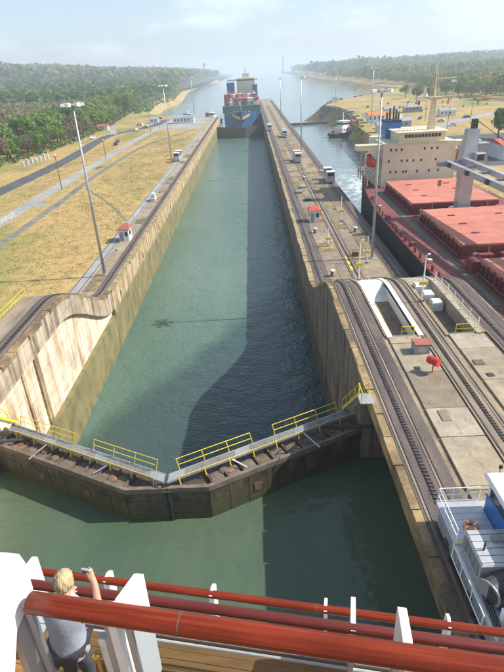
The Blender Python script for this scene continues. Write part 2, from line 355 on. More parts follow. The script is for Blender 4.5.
def copy_tree(o, parent=None):
    c = o.copy(); COL.objects.link(c); c.parent = parent
    for ch in list(o.children): copy_tree(ch, c)
    return c
def lpart(mb, name, m, parent, smooth=False):      # part given in its thing's own coordinates
    o = mb.build(name, m, None, smooth); o.parent = parent; return o
def numpy_mesh(name, V, F, m, parent=None):
    me = bpy.data.meshes.new(name); me.vertices.add(len(V)); me.vertices.foreach_set('co', V.astype(np.float32).ravel())
    k = F.shape[1]; me.loops.add(F.size); me.loops.foreach_set('vertex_index', F.astype(np.int32).ravel())
    me.polygons.add(len(F)); me.polygons.foreach_set('loop_start', np.arange(0, F.size, k, dtype=np.int32)); me.polygons.foreach_set('loop_total', np.full(len(F), k, np.int32))
    me.update(calc_edges=True); me.materials.append(M[m] if isinstance(m, str) else m)
    o = bpy.data.objects.new(name, me); COL.objects.link(o)
    if parent: o.parent = parent
    return o

# ------------------------------------------------------------------ setting: water, ground, hills
ZU = 7.8                                            # upper coping above lower coping (z = 0)
SEA, LOW, UPW = -10.8, -10.8, -1.0
WL, WR, CR, RW = -16.765, 16.765, 33.1, 66.6        # chamber faces, centre wall right face, far right lane wall
GY = 400.0                                          # far gate
def prof(y):
    t = min(1, max(0, (y - 58) / 23.)); t = t * t * (3 - 2 * t)
    return ZU * (1 - t)
def sheet(name, poly, z, m, kind='structure', label=None):
    return tag(MB().add([(x, y, z) for x, y in poly], [tuple(range(len(poly)))]).build(name, m), label, None, None, kind)
sheet('seabed', [(-9000, -400), (9000, -400), (9000, 12000), (-9000, 12000)], -16.2, 'rock')
sheet('sea', [(CR - .5, 40), (RW + .5, 40), (RW + 500, 300), (9000, 300), (9000, 12000), (-9000, 12000), (-9000, 300), (-22, GY + 2), (CR - .5, GY + 2)], SEA, 'sea', label='hazy grey green sea and right lock lane beyond the locks')
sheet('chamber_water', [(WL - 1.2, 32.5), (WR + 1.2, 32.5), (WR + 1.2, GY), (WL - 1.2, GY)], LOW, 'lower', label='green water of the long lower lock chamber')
sheet('foreground_water', [(WL - 1.2, -40), (WR + 2.7, -40), (WR + 2.7, 39), (WR + 1.2, 41), (0, 32.2), (WL - 1.2, 41)], UPW, 'upper', label='dark green water between cruise ship and lock gate')

LSH = [(-23, 450), (-45, 466), (-90, 530), (-119, 642), (-128, 782), (-123, 921), (-165, 1435), (-190, 2200), (-150, 2790), (-400, 3000), (-1500, 4200), (-4500, 6000)]
RSH = [(67.5, 252), (70, 320), (78, 362), (84, 430), (80, 488), (71, 497), (88, 569), (181, 729), (225, 824), (212, 1057), (236, 1280), (213, 1580), (275, 3300), (600, 4300), (3000, 6500)]
def land(name, poly, z, shore, wid, m, label):
    b = MB(); n = len(poly); b.add([(x, y, z) for x, y in poly], [tuple(range(n))])
    P = [Vector(p) for p in shore]; rows = []
    for i, p in enumerate(P):                        # sloping bank down to the water
        d = (P[min(i + 1, len(P) - 1)] - P[max(i - 1, 0)]).normalized(); nn = Vector((d.y, -d.x)) * (1 if name.endswith('left') else -1) * wid[min(i, len(wid) - 1)]
        rows += [(p.x, p.y, z), (p.x + nn.x * .5, p.y + nn.y * .5, z - 7.0), (p.x + nn.x, p.y + nn.y, SEA - 2)]
    b.add(rows, [(3 * i + k, 3 * i + 3 + k, 3 * i + 4 + k, 3 * i + 1 + k) for i in range(len(P) - 1) for k in (0, 1)])
    return tag(b.build(name, m), label, None, None, 'structure')
land('ground_left', [(-21.9, -60)] + LSH + [(-6000, 6000), (-6000, -60)], -.25, [(-21.9, 450)] + LSH, [2, 6, 12, 16, 22], 'grass', 'dry tan grass field left of the locks')
land('ground_right', [(RW + .7, -60), (RW + .7, 250)] + RSH + [(6000, 6500), (6000, -60)], -.6, [(RW + .7, 250)] + RSH, [.5, 1, 3, 8, 12, 16, 20], 'grass', 'dry tan ground right of the locks')

# lanes on the left field
def ribbon(name, pts, width, z, m, label):
    b = MB(); P = [Vector((x, y)) for x, y in pts]; v = []
    for i, p in enumerate(P):
        d = (P[min(i + 1, len(P) - 1)] - P[max(i - 1, 0)]).normalized(); n = Vector((-d.y, d.x)) * width / 2; e1, e2 = 1 + random.uniform(-.07, .07), 1 + random.uniform(-.07, .07)
        v += [(p.x + n.x * e1, p.y + n.y * e1, z), (p.x - n.x * e2, p.y - n.y * e2, z)]
    b.add(v, [(2 * i, 2 * i + 1, 2 * i + 3, 2 * i + 2) for i in range(len(P) - 1)])
    return tag(b.build(name, m), label, None, None, 'structure')
def smooth_pts(pts, k=16):
    out = []
    for i in range(len(pts) - 1):
        p0 = np.array(pts[max(i - 1, 0)]); p1 = np.array(pts[i]); p2 = np.array(pts[i + 1]); p3 = np.array(pts[min(i + 2, len(pts) - 1)])
        for j in range(k):
            t = j / k; out.append(tuple(.5 * (2 * p1 + (p2 - p0) * t + (2 * p0 - 5 * p1 + 4 * p2 - p3) * t * t + (3 * p1 - p0 - 3 * p2 + p3) * t ** 3)))
    return out + [tuple(pts[-1])]
ribbon('road', smooth_pts([(-78, 100), (-77, 176), (-76, 219), (-77, 265), (-81, 320), (-80, 350), (-72, 372), (-62, 400), (-60, 450)]), 7.0, -.236, 'asphalt', 'dark asphalt road between grass and trees')
ribbon('road', smooth_pts([(-80, 352), (-100, 440), (-112, 560), (-118, 640)]), 4.0, -.232, 'lane', 'pale track leading off along the shore trees')
ribbon('pavement', smooth_pts([(-58.5, 60), (-58.6, 170), (-58, 272), (-57, 330), (-55, 400)]), 4.6, -.24, 'lane', 'pale grey concrete lane across the field')
ribbon('path', smooth_pts([(-49.3, 80), (-49.6, 150), (-50.6, 195), (-50, 240), (-47, 285), (-36, 330), (-28, 360)]), 2.4, -.236, 'path', 'narrow dark path across dry grass')
ribbon('path', smooth_pts([(-52, 150), (-55, 152), (-58, 156)]), 3.4, -.228, 'lane', 'short pale link between path and lane')
ribbon('path', smooth_pts([(-24, 128), (-34, 150), (-44, 168), (-49, 180)]), .8, -.232, 'path', 'thin worn footpath crossing the dry grass')
sheet('yard', [(-52, 372), (-26, 360), (-26, 444), (-60, 456), (-74, 420)], -.242, 'lane', label='pale paved yard beyond the field')
sheet('yard', [(RW + 5, 180), (112, 180), (128, 262), (RW + 5, 262)], -.592, 'asphalt', label='asphalt car park beyond the bulk carrier')
ribbon('road', smooth_pts([(88, 262), (110, 300), (150, 350), (230, 420), (330, 480)]), 9, -.588, 'lane', 'pale road curving across the right bank')
ribbon('road', smooth_pts([(84, 300), (86, 360), (96, 420), (140, 470)]), 6, -.584, 'path', 'dark service road along the right bank')

def hill_h(x, y):
    d = -x - 130
    k = np.clip(d / 900, 0, 1); k = k * k * (3 - 2 * k)
    g = 14 * np.clip((y - 400) / 1200, 0, 1) * np.clip(d / 200, 0, 1)
    u = 1 + .35 * np.sin(x * .0031 + 1.2) * np.cos(y * .0022) + .22 * np.sin(x * .0085 + y * .004) + .1 * np.sin(x * .021 - y * .013)
    return g + 38 * k * u * np.clip((y - 500) / 1500, 0, 1)
def hill_r(x, y):
    d = x - 330
    k = np.clip(d / 1400, 0, 1); k = k * k * (3 - 2 * k)
    u = 1 + .25 * np.sin(x * .0027 + .4) * np.cos(y * .0019 + .8) + .18 * np.sin(x * .0071 + y * .005)
    return 17 * k * u * np.clip((y - 900) / 2000, 0, 1.25)
def hills(name, x0, x1, y0, y1, fn, label):
    nx, ny = 70, 70; X, Y = np.meshgrid(np.linspace(x0, x1, nx), np.linspace(y0, y1, ny))
    V = np.stack([X, Y, fn(X, Y) - 1.2], -1).reshape(-1, 3)
    I = np.arange(nx * ny).reshape(ny, nx); F = np.stack([I[:-1, :-1], I[:-1, 1:], I[1:, 1:], I[1:, :-1]], -1).reshape(-1, 4)
    return tag(numpy_mesh(name, V, F, 'forest_floor'), label, None, None, 'structure')
hills('hills_left', -4200, -150, 350, 5600, hill_h, 'wooded hills rising on the left')
hills('hills_right', 330, 4200, 700, 6400, hill_r, 'low wooded hills on the right')

# ------------------------------------------------------------------ lock walls
def body(b, x0, x1, ys, zb, off=0., fn=prof):
    v = []; n = len(ys)
    for y in ys: v += [(x0, y, zb), (x1, y, zb), (x1, y, fn(y) + off), (x0, y, fn(y) + off)]
    f = [(0, 1, 2, 3), (4 * n - 1, 4 * n - 2, 4 * n - 3, 4 * n - 4)]
    for i in range(n - 1):
        for k in range(4): f.append((4 * i + k, 4 * i + (k + 1) % 4, 4 * i + 4 + (k + 1) % 4, 4 * i + 4 + k))
    return b.add(v, f)
INC = [58 + 23 * k / 16 for k in range(17)]
def yrange(a, b):
    return [a] + [y for y in INC if a < y < b] + [b]
# left wall
lw = thing('lock_wall', 'sunlit pale left lock wall with humped ramp and stained face', 'wall', (-19, 60, -16))
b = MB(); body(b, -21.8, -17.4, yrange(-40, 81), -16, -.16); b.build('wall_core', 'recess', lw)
b = MB(); body(b, -21.8, -17.0, [81, 450], -16, -.16); b.build('wall_core', 'wall', lw)
b = MB(); b.box(-17.4, WL, 40.5, 80.9, -16, -4.6); b.build('lower_ledge', 'wall', lw)
LEDGE = lambda y: prof(y) - 3.1 - .5 * (1 - prof(y) / ZU)
ys = [40.5, 45, 50, 54] + INC[:-1] + [80.9]; v = []; f = []; n = len(ys)
b = MB()
for y in ys: v += [(-17.4, y, LEDGE(y)), (WL, y, LEDGE(y) + .25), (WL, y, prof(y) - .16), (-17.4, y, prof(y) - .16)]
f = [(0, 1, 2, 3), (4 * n - 4, 4 * n - 3, 4 * n - 2, 4 * n - 1)] + [(4 * i + k, 4 * i + (k + 1) % 4, 4 * i + 4 + (k + 1) % 4, 4 * i + 4 + k) for i in range(n - 1) for k in range(4)]
b.add(v, f).build('upper_band', 'band', lw); MB().sweep_y([(-21.78, -.2), (-19.42, -.2), (-19.42, .0), (-21.78, .0)], yrange(-39, 81), prof).build('ramp_strip', 'bed_brown', lw)
for k in (0, 1):                                     # buttress strips on the pale recess
    y = 46.5 + k * 3.4; MB().box(-17.4, -17.18 + .05 * (k % 2), y, y + (.5, .9, .35, .5)[k], -4.6, LEDGE(y + .5) + .02).build('pilaster', 'wall', lw)
y = 81.0; k = 0
while y < 448:
    e = min(y + 11.0, 449); j = random.uniform(0, .05)
    b = MB(); b.box(-17.0, WL - j, y + .09, e - .09, -15.9, -.16); b.build('monolith', 'wall', lw)
    if k % 2 == 0 and y < 260: MB().box(-16.9, WL + .05, y + 5, y + 5.5, -3.4, -2.2).build('ladder_slot', 'steel_dark', lw)
    y = e; k += 1
# centre wall
cw = thing('lock_wall', 'wide centre lock wall with towing tracks between both lanes', 'wall', (25, 60, -16))
b = MB(); b.box(19.4, 21.0, -40, 38, -16, ZU - .16); body(b, 16.9, 21.0, yrange(38, 81) + [690], -16, -.16); b.box(16.9, 19.4, -40, 38, 6.3, ZU - .16); b.build('wall_core', 'conc_top', cw)
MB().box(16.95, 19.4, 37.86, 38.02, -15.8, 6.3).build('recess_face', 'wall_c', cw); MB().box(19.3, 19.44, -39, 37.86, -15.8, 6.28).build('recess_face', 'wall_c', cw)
for x0, x1 in ((23.7, 26.5), (29.4, CR)):
    b = MB(); body(b, x0, x1, yrange(-40, 81) + [690], -16, -.16); b.build('wall_core', 'conc_top', cw)
for x0, x1 in ((21.0, 23.7), (26.5, 29.4)):
    b = MB(); body(b, x0, x1, [-40, 45.5], -16, -.16); body(b, x0, x1, yrange(61.5, 81) + [690], -16, -.16); b.box(x0, x1, 45.5, 61.5, -16, 5.5); b.build('wall_core', 'conc_top', cw); MB().box(x0 + .1, x1 - .12, 45.6, 61, 5.5, 6.35).build('pit_floor', 'silt', cw)
y = -30.; k = 0
while y < 688:
    e = y + 11.0; j = random.uniform(0, .05)
    if y < 38 < e: e = 38.
    if y < 81 < e: e = 81.
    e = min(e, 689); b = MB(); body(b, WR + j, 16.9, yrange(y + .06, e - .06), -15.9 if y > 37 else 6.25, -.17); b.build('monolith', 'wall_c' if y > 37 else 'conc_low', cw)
    y = e; k += 1
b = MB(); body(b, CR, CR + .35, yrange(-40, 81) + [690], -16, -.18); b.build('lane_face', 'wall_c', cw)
rw = thing('lock_wall', 'right lock wall beyond the bulk carrier', 'wall', (70, 200, -16))
b = MB(); b.box(RW, RW + 5, -40, 250, -16, -.2); b.build('wall_core', 'conc_low', rw)
for k in range(11): MB().bevbox(RW - .1, RW + 1.4, 120 + 11 * k + .05, 131 + 11 * k - .05, -.3, .0, .06).build('coping_block', 'coping', rw)
# sill and cross wall of the right lane (behind the bulk carrier's bow)
sw = thing('lock_wall', 'concrete sill wall closing the right lane ahead of the ship', 'wall', (50, 30, -16))
MB().box(CR + .35, RW, 20, 32, -16, ZU - 1.5).build('sill', 'conc_low', sw)

# coping blocks along the edges, slabs on the decks
def copings(parent, x0, x1, y0, y1, L, m='coping', up=.02):
    y = y0
    while y < y1 - .5:
        e = min(y + L * random.uniform(.8, 1.2), y1); dx = random.uniform(-.10, .10); dz = random.uniform(-.03, .05) + up
        yy = [y + .05] + [q for q in INC if y + .1 < q < e - .1] + [e - .05]
        v = []
        for q in yy: v += [(x0 + (0 if x0 < 0 else dx), q, prof(q) - .45), (x1 + (dx if x0 < 0 else 0), q, prof(q) - .45), (x1 + (dx if x0 < 0 else 0), q, prof(q) + dz), (x0 + (0 if x0 < 0 else dx), q, prof(q) + dz)]
        n = len(yy); f = [(0, 1, 2, 3), (4 * n - 1, 4 * n - 2, 4 * n - 3, 4 * n - 4)] + [(4 * i + k, 4 * i + (k + 1) % 4, 4 * i + 4 + (k + 1) % 4, 4 * i + 4 + k) for i in range(n - 1) for k in range(4)]
        MB().add(v, f).build('coping_block', m, parent); y = e
copings(lw, -17.55, WL + .05, 20, 81, 3.2, 'conc_low')
copings(lw, -17.75, WL + .05, 81, 360, 3.6)
copings(cw, WR - .05, 17.28, 8, 81, 3.4, 'conc_low', .0)
copings(cw, WR - .05, 17.5, 81, 330, 4.2)
def slabs(parent, x0, x1, y0, y1, L, mats, th=.16, gap=.035, split=False):
    y = y0
    while y < y1 - .4:
        e = min(y + L * random.uniform(.75, 1.25), y1)
        xs = [(x0, x1)] if not split or random.random() < .5 else [(x0, (x0 + x1) / 2), ((x0 + x1) / 2, x1)]
        for a, c in xs:
            zz = prof((y + e) / 2) + random.uniform(-.02, .012)
            MB().bevbox(a + gap, c - gap, y + gap, e - gap, zz - th - .15, zz, .02).build('slab', random.choice(mats), parent)
        y = e
slabs(cw, 20.6, 23.9, 6, 45.3, 4.6, ['slab', 'slab', 'slab_c', 'slab_b'])
slabs(cw, 26.6, 30.0, 6, 45.3, 4.6, ['slab', 'slab', 'slab_c', 'slab_b'])
slabs(cw, 20.1, 23.9, 81.2, 300, 7.5, ['conc_low', 'slab_b', 'conc_low', 'conc_top'], split=True)
slabs(cw, 26.1, 30.4, 81.2, 300, 7.5, ['conc_low', 'slab_b', 'conc_top', 'slab_b'], split=True)
slabs(lw, -21.7, -19.4, 81.2, 300, 7.0, ['conc_top', 'slab', 'conc_low'])
for x0, x1 in ((20.4, 21.1), (23.6, 24.1), (26.3, 26.7), (29.4, 30.4)):
    b = MB(); b.sweep_y([(x0, -.3), (x1, -.3), (x1, .0), (x0, .0)], yrange(45.4, 81.1), prof); b.build('ramp_strip', 'conc_top', cw)
# the two sunken stair pits with white painted sides
PF = 6.35
for x0, x1, first in ((21.0, 23.7, True), (26.5, 29.4, False)):
    ml, mr = ('white', 'white') if first else ('conc_top', 'slab_c')
    b = MB(); b.sweep_y([(x0 - (.45 if first else .25), -1.6), (x0 + .08, -1.6), (x0 + .08, .05), (x0 - (.45 if first else .25), .05)], yrange(45.0, 66), prof); b.build('white_parapet' if first else 'parapet', ml, cw)
    b = MB(); b.sweep_y([(x1 - .1, -1.6), (x1 + .42, -1.6), (x1 + .42, .14), (x1 - .1, .14)], yrange(45.0, 66), prof); b.build('white_parapet' if first else 'parapet', mr, cw)
    b = MB(); v = []; yy = [57 + .6 * k for k in range(17)]     # curved white chute from the crest to the pit floor
    for y in yy:
        q = min(1, (y - 57) / 3.0); zt = PF + (prof(60) + .02 - PF) * (q * q * (3 - 2 * q)) if y < 60 else prof(y) + .02
        v += [(x0 + .08, y, zt - 1.2), (x1 - .1, y, zt - 1.2), (x1 - .1, y, zt), (x0 + .08, y, zt)]
    n = len(yy); b.add(v, [(0, 1, 2, 3), (4 * n - 1, 4 * n - 2, 4 * n - 3, 4 * n - 4)] + [(4 * i_ + k, 4 * i_ + (k + 1) % 4, 4 * i_ + 4 + (k + 1) % 4, 4 * i_ + 4 + k) for i_ in range(n - 1) for k in range(4)]); b.build('chute', 'white' if first else 'slab_c', cw)
    MB().box(x0 + .08, x1 - .1, 45.2, 45.5, 5.6, ZU - .02).build('end_wall', 'slab_b', cw)
    for k in range(4): MB().box(x0 + .12, x1 - .14, 45.5 + .34 * k, 45.84 + .34 * k, 5.6, 7.45 - .28 * k).build('step', 'slab_b', cw)
    if not first:
        for k in range(3): MB().bevbox(x0 + .2 + .5 * k, x0 + 1.5 + .5 * k, 57 - 1.7 * k, 58.3 - 1.7 * k, PF, 8.2 - .35 * k, .15).build('white_block', 'white', cw)
for k in range(46):                                  # steel covers and patches let into the decks
    lo = k < 34; x = random.choice((random.uniform(20.6, 23.2), random.uniform(26.8, 29.6))); y = random.uniform(84, 230) if lo else random.uniform(12, 42)
    a, c = random.uniform(.3, .9), random.uniform(.3, 1.4); z = prof(y) + .015
    MB().bevbox(x, x + a, y, y + c, z - .06, z + random.uniform(.015, .09), .01).build('cover_plate', random.choice(['steel_dark', 'rust', 'slab_b', 'slab_c', 'steel_grey']), cw)
for k in range(16):
    x, y = random.uniform(-21.4, -20.0), random.uniform(92, 240); MB().bevbox(x, x + random.uniform(.3, .8), y, y + random.uniform(.4, 1.6), -.1, random.uniform(.03, .12), .01).build('cover_plate', random.choice(['steel_dark', 'slab_b', 'slab_c', 'conc_low']), lw)
# towing and return tracks
def track(label, xc, y0, y1, bed_l, bed_r, group, teeth_to=80, m='trackbed'):
    t = thing('towing_track', label, 'track', (xc, y0, prof(y0)), group)
    ys = yrange(y0, y1)
    MB().sweep_y([(bed_l, -.15), (bed_r, -.15), (bed_r, .012), (bed_l, .012)], ys, prof).build('trackbed', m, t)
    for s in (-.76, .76):
        MB().sweep_y([(xc + s - .05, .0), (xc + s + .05, .0), (xc + s + .05, .10), (xc + s - .05, .10)], ys, prof).build('rail', 'rail', t)
        MB().sweep_y([(xc + s - .24, .0), (xc + s - .07, .0), (xc + s - .07, .05), (xc + s - .24, .05)], ys, prof).build('guard_strip', 'bed_brown', t)
    MB().sweep_y([(xc - .17, .0), (xc + .17, .0), (xc + .17, .06), (xc - .17, .06)], ys, prof).build('rack_rail', 'rack', t)
    b = MB(); y = max(y0, 8)
    while y < teeth_to:
        b.cbox(xc, y, prof(y) + .09, .26, .11, .08); y += .34
    if b.v: tag(b.build('rack_teeth', 'rail', t), None, None, None, 'stuff')
    return t
TG = 'towing tracks along the lock walls'
track('dark rack track nearest the chamber on the centre wall', 18.5, -30, 640, 17.3, 20.1, TG)
track('middle return track running down the centre wall', 25.0, -30, 560, 24.1, 26.1, TG, m='bed_brown')
track('rack track along the bulk carrier side of centre wall', 31.4, -30, 640, 30.4, 33.0, TG)
track('curving rack track along the left wall edge', -18.35, -30, 445, -19.4, -17.55, TG)
t = thing('towing_track', 'pale return track beside the grass on the left wall', 'track', (-23.2, 100, -.25), TG)
MB().box(-24.2, -22.0, 20, 440, -.5, -.19).build('trackbed', 'lane', t)
for x in (-23.9, -22.4): MB().box(x - .05, x + .05, 20, 440, -.2, -.09).build('rail', 'rail', t)

# ------------------------------------------------------------------ mitre gates
def gate(name, label, sgn, y0, zt, zb, cat_group, detail=True):
    g = thing(name, label, 'lock gate', (sgn * 8, y0 + 4, zb), cat_group)
    S = lambda pts: [(sgn * x, y0 + y) for x, y in pts]
    MB().prism(S([(.02, -.05), (3.4, -.05), (17.55, 7.0), (17.55, 9.75), (.02, .97)]), zb, zt - .45).build('leaf_body', 'gate', g)
    nx, ny = .447, -.894                             # outward normal of the near face (for sgn=+1)
    def along(s, o=0.): return (3.4 + s * .8944 + nx * o, -.05 + s * .4472 + ny * o)
    if not detail:
        MB().prism(S([along(0, .05), along(15.6, .05), along(15.6, -.3), along(0, -.3)]), zt - .5, zt).build('rim', 'rust', g)
        return g
    # riveted plates on the near face
    cols = 9; L = 15.7 / cols
    for r, (za, zc) in enumerate(((zt - 1.35, zt - .08), (zt - 2.75, zt - 1.39), (zt - 4.3, zt - 2.79))):
        for c in range(cols):
            o = random.uniform(.03, .075)
            MB().prism(S([along(c * L + .03, 0), along(c * L + .03, o), along((c + 1) * L - .03, o), along((c + 1) * L - .03, 0)]), za, zc).build('plate', 'gate', g)
        MB().prism(S([(.35, -.05), (.35, -.10 - .02 * r), (3.33, -.10 - .02 * r), (3.33, -.05)]), za, zc).build('plate', 'gate', g)
    for c in (2, 5):
        MB().prism(S([along(c * L + .5, .05), along(c * L + .5, .12), along(c * L + 1.2, .12), along(c * L + 1.2, .05)]), zt - 2.4, zt - 1.6).build('manhole_cover', 'rust', g)
    for k in range(3): MB().prism(S([(.03, -.32), (.30, -.32), (.30, -.04), (.03, -.04)]), zt - 4.5 + 1.45 * k, zt - 3.15 + 1.45 * k).build('mitre_timber', 'steel_dark', g)
    # rim, stiffeners and silt-covered tray on top
    MB().prism(S([along(0, .09), along(15.7, .09), along(15.7, -.22), along(0, -.22)]), zt - .5, zt).build('rim', 'silt', g)
    MB().prism(S([(.02, -.14), (3.44, -.14), (3.4, .22), (.02, .22)]), zt - .5, zt - .02).build('rim', 'silt', g)
    for c in range(11):
        s = .4 + c * 1.45; h = random.uniform(.08, .3)
        MB().prism(S([along(s, -.22), along(s + .12, -.22), along(s + .12, -2.3), along(s, -2.3)]), zt - .46, zt - .12).build('stiffener', 'rust', g)
        if c < 10:
            MB().prism(S([along(s + .2, -.3), along(s + 1.3, -.3), along(s + 1.25, -1.4 - h), along(s + .25, -1.5)]), zt - .46, zt - .46 + h).build('tray_plate', random.choice(['silt', 'rust', 'silt', 'rust_b']), g)
    for k in range(5):
        x, y = along(random.uniform(1, 14.5), -random.uniform(.6, 1.4)); MB().lathe([(.42, 0), (.46, .12), (.3, .22), (.12, .25)], sgn * x, y0 + y, zt - .46 + .1, 10).build('hatch_lid', random.choice(['rust_b', 'silt', 'rust']), g)
    # walkway carried on brackets over the far side
    wy = lambda x, o: .35 + .5 * x + o
    wk = []
    for k in range(12):
        xa, xb = .15 + k * 1.32, .15 + (k + 1) * 1.32 - .03
        MB().prism(S([(xa, wy(xa, -.42)), (xb, wy(xb, -.42)), (xb, wy(xb, .42)), (xa, wy(xa, .42))]), zt + .52, zt + .58).build('deck_plate', 'walk' if k % 4 else 'steel_grey', g)
    for o in (-.45, .45):
        MB().beam((sgn * .1, y0 + wy(.1, o), zt + .5), (sgn * 16.0, y0 + wy(16, o), zt + .5), .07, .2).build('walkway_beam', 'galv', g)
    for k in range(8):
        x = 1.0 + 2.0 * k
        MB().beam((sgn * x, y0 + wy(x, -.4), zt + .5), (sgn * (x + .1), y0 + wy(x, -.4), zt - .45), .09, .09).build('bracket', 'galv', g)
        MB().beam((sgn * x, y0 + wy(x, .42), zt + .5), (sgn * x, y0 + wy(x, .42), zt - .5), .09, .09).build('bracket', 'galv', g)
        MB().tube([(sgn * x, y0 + wy(x, .45), zt + .5), (sgn * (x - .25), y0 + wy(x, .62), zt + 1.65)], .04, 6).build('rail_post', 'yellow', g)
        MB().tube([(sgn * x, y0 + wy(x, -.47), zt + .6), (sgn * (x + .12), y0 + wy(x, -.55), zt - .05)], .06, 6).build('rail_socket', 'yellow', g)
    for a, c in ((1.0, 7.0), (9.0, 15.0)):
        for h in (1.62, 1.08):
            q = .25 * (h - .5) / 1.15
            MB().tube([(sgn * (a - q), y0 + wy(a, .45 + .17 * (h - .5) / 1.15), zt + h), (sgn * (c - q), y0 + wy(c, .45 + .17 * (h - .5) / 1.15), zt + h)], .035, 6).build('handrail', 'yellow', g)
    MB().tube([(sgn * 1.0, y0 + wy(1, -.45), zt + .64), (sgn * 15, y0 + wy(15, -.45), zt + .64)], .035, 6).build('toe_rail', 'yellow', g)
    x = 5.2; MB().beam((sgn * x, y0 + wy(x, -.4), zt + .45), (sgn * (x + 1.3), y0 + along(4, -.3)[1], zt - .05), .14, .05).build('prop_plate', 'galv', g)
    x = 11.5; MB().beam((sgn * x, y0 + wy(x, -.4), zt + .45), (sgn * (x + 1.3), y0 + wy(x, -1.9), zt - .05), .14, .05).build('prop_plate', 'galv', g)
    MB().tube([(sgn * 13.2, y0 + 7.0, zt + .1), (sgn * 18.0, y0 + 6.3, zt + .25)], .16, 8).build('operating_arm', 'steel_dark', g)
    return g
GG = 'near mitre gate leaves'
gate('gate_leaf', 'left leaf of the near lock gate with yellow railed walkway', -1, 31.35, 2.4, -15.5, GG)
gate('gate_leaf', 'right leaf of the near lock gate, lit olive plates by the centre wall', 1, 31.35, 2.4, -15.5, GG)
gate('gate_leaf', 'left leaf of the far gate before the container ship', -1, GY - 9, -3.4, -15.5, 'far mitre gate leaves', False)
gate('gate_leaf', 'right leaf of the far gate before the container ship', 1, GY - 9, -3.4, -15.5, 'far mitre gate leaves', False)

def stair(label, sgn):
    s = thing('access_stair', label, 'stairs', (sgn * 16.2, 39.6, 2.9), 'yellow stairs at gate ends')
    a, c = Vector((sgn * 15.9, 40.3, 2.95)), Vector((sgn * 16.35, 35.4, ZU + .05)); d = c - a
    for o in (-.38, .38):
        off = Vector((o, 0, 0)); MB().beam(a + off, c + off, .07, .24).build('stringer', 'yellow', s)
        MB().tube([a + off + Vector((0, 0, 1.0)), c + off + Vector((0, 0, 1.0))], .045, 6).build('handrail', 'yellow', s)
        for k in range(5): p = a + d * (k / 4) + off; MB().tube([p, p + Vector((0, 0, 1.0))], .04, 6).build('rail_post', 'yellow', s)
    for k in range(16): p = a + d * ((k + .5) / 16); MB().cbox(p.x, p.y, p.z, .7, .24, .04).build('step', 'steel_grey', s)
    MB().box(min(sgn * 15.8, sgn * 16.9), max(sgn * 15.8, sgn * 16.9), 34.0, 35.5, ZU - .06, ZU + .03).build('landing', 'galv', s)
    for y in (34.05, 35.3): MB().tube([(sgn * 15.9, y, ZU), (sgn * 15.9, y, ZU + 1.1)], .045, 6).build('rail_post', 'yellow', s)
    MB().tube([(sgn * 15.9, 34.05, ZU + 1.08), (sgn * 15.9, 35.4, ZU + 1.08)], .045, 6).build('handrail', 'yellow', s)
    return s
stair('yellow railed stair from right gate leaf up the centre wall', 1)
stair('yellow railed stair at left end of the near gate', -1)

# ------------------------------------------------------------------ lamps, signs, huts and small fittings
def high_mast(label, x, y, z, h=28.4):
    t = thing('high_mast_lamp', label, 'lamp post', (x, y, z), 'high mast lamps')
    MB().lathe([(.55, 0), (.55, .25), (.4, .3)], x, y, z, 10).build('base', 'galv', t)
    MB().tube([(x, y, z + .2), (x, y, z + h * .5), (x, y, z + h)], [.27, .20, .12], 10).build('pole', 'galv', t, True)
    MB().lathe([(.35, 0), (.9, .1), (.9, .25), (.3, .4)], x, y, z + h - .2, 10).build('head_ring', 'steel_grey', t)
    for k in range(6):
        a = k * math.pi / 3 + .3; cx, cy = x + 1.45 * math.cos(a), y + 1.45 * math.sin(a)
        l = MB(); l.cbox(cx, cy, z + h + .05, .75, .6, .45, a); o = l.build('floodlight', 'ship_white', t)
        MB().cbox(cx + .25 * math.cos(a), cy + .25 * math.sin(a), z + h - .19, .5, .5, .06, a).build('lamp_lens', 'galv', o)
    return t
high_mast('tall lamp mast on the left wall nearest the camera', -19.75, 88.7, -.05)
high_mast('tall lamp mast on left wall beside the grey locomotive', -24.8, 218, -.25)
high_mast('tall lamp mast on left wall near the container ship', -36, 436, -.25, 29)
high_mast('slender tall lamp mast midway along the centre wall', 29.3, 236, -.15)
high_mast('tall lamp mast between centre wall and bulk carrier superstructure', 29.2, 91, -.15, 28.0)
p = atz(281, 119, 0); high_mast('thin lamp mast far along the centre wall', p[0], p[1], -.15, 26)
p = atz(371, 126, -.6); high_mast('faint tall lamp mast on the right bank behind bulk carrier', p[0], p[1], -.6, 30)
p = atz(331, 113, -.6); high_mast('faint lamp mast on the rocky point behind the tug', 90, 545, -.6, 24)

def sign_pole(label, x, y, z, h=5.4, lamp=True):
    t = thing('sign_pole', label, 'sign pole', (x, y, z), 'small poles with yellow boards')
    MB().tube([(x, y, z), (x, y, z + h)], .075, 8).build('post', 'ship_white', t)
    MB().cbox(x, y, z + .15, .4, .4, .3).build('base', 'slab_b', t)
    MB().cbox(x, y - .12, z + h * .42, 1.0, .06, .42).build('sign_board', 'yellow', t)
    if lamp:
        MB().tube([(x, y, z + h), (x + .25, y, z + h + .15)], .05, 6).build('lamp_arm', 'ship_white', t)
        MB().cbox(x + .3, y, z + h + .15, .3, .2, .14).build('lamp_head', 'ship_white', t)
sign_pole('white pole with yellow board at the ramp crest by white parapet', 21.0, 62.2, prof(62.2) + .0, 5.2)
sign_pole('white pole with yellow board between the two sunken pits', 26.3, 53.2, ZU, 5.4)
p = atz(341, 221, 0); sign_pole('pole with yellow board right of the red roofed hut', p[0], p[1], -.02, 5.6, False)
p = atz(369, 263, 0); sign_pole('short pole with yellow board beside the tall lamp mast', p[0] - .4, p[1], -.02, 5.0, False)
p = atz(328, 246, 0); sign_pole('short pole with yellow board between the tracks behind hut', p[0], p[1], -.02, 3.6, False)

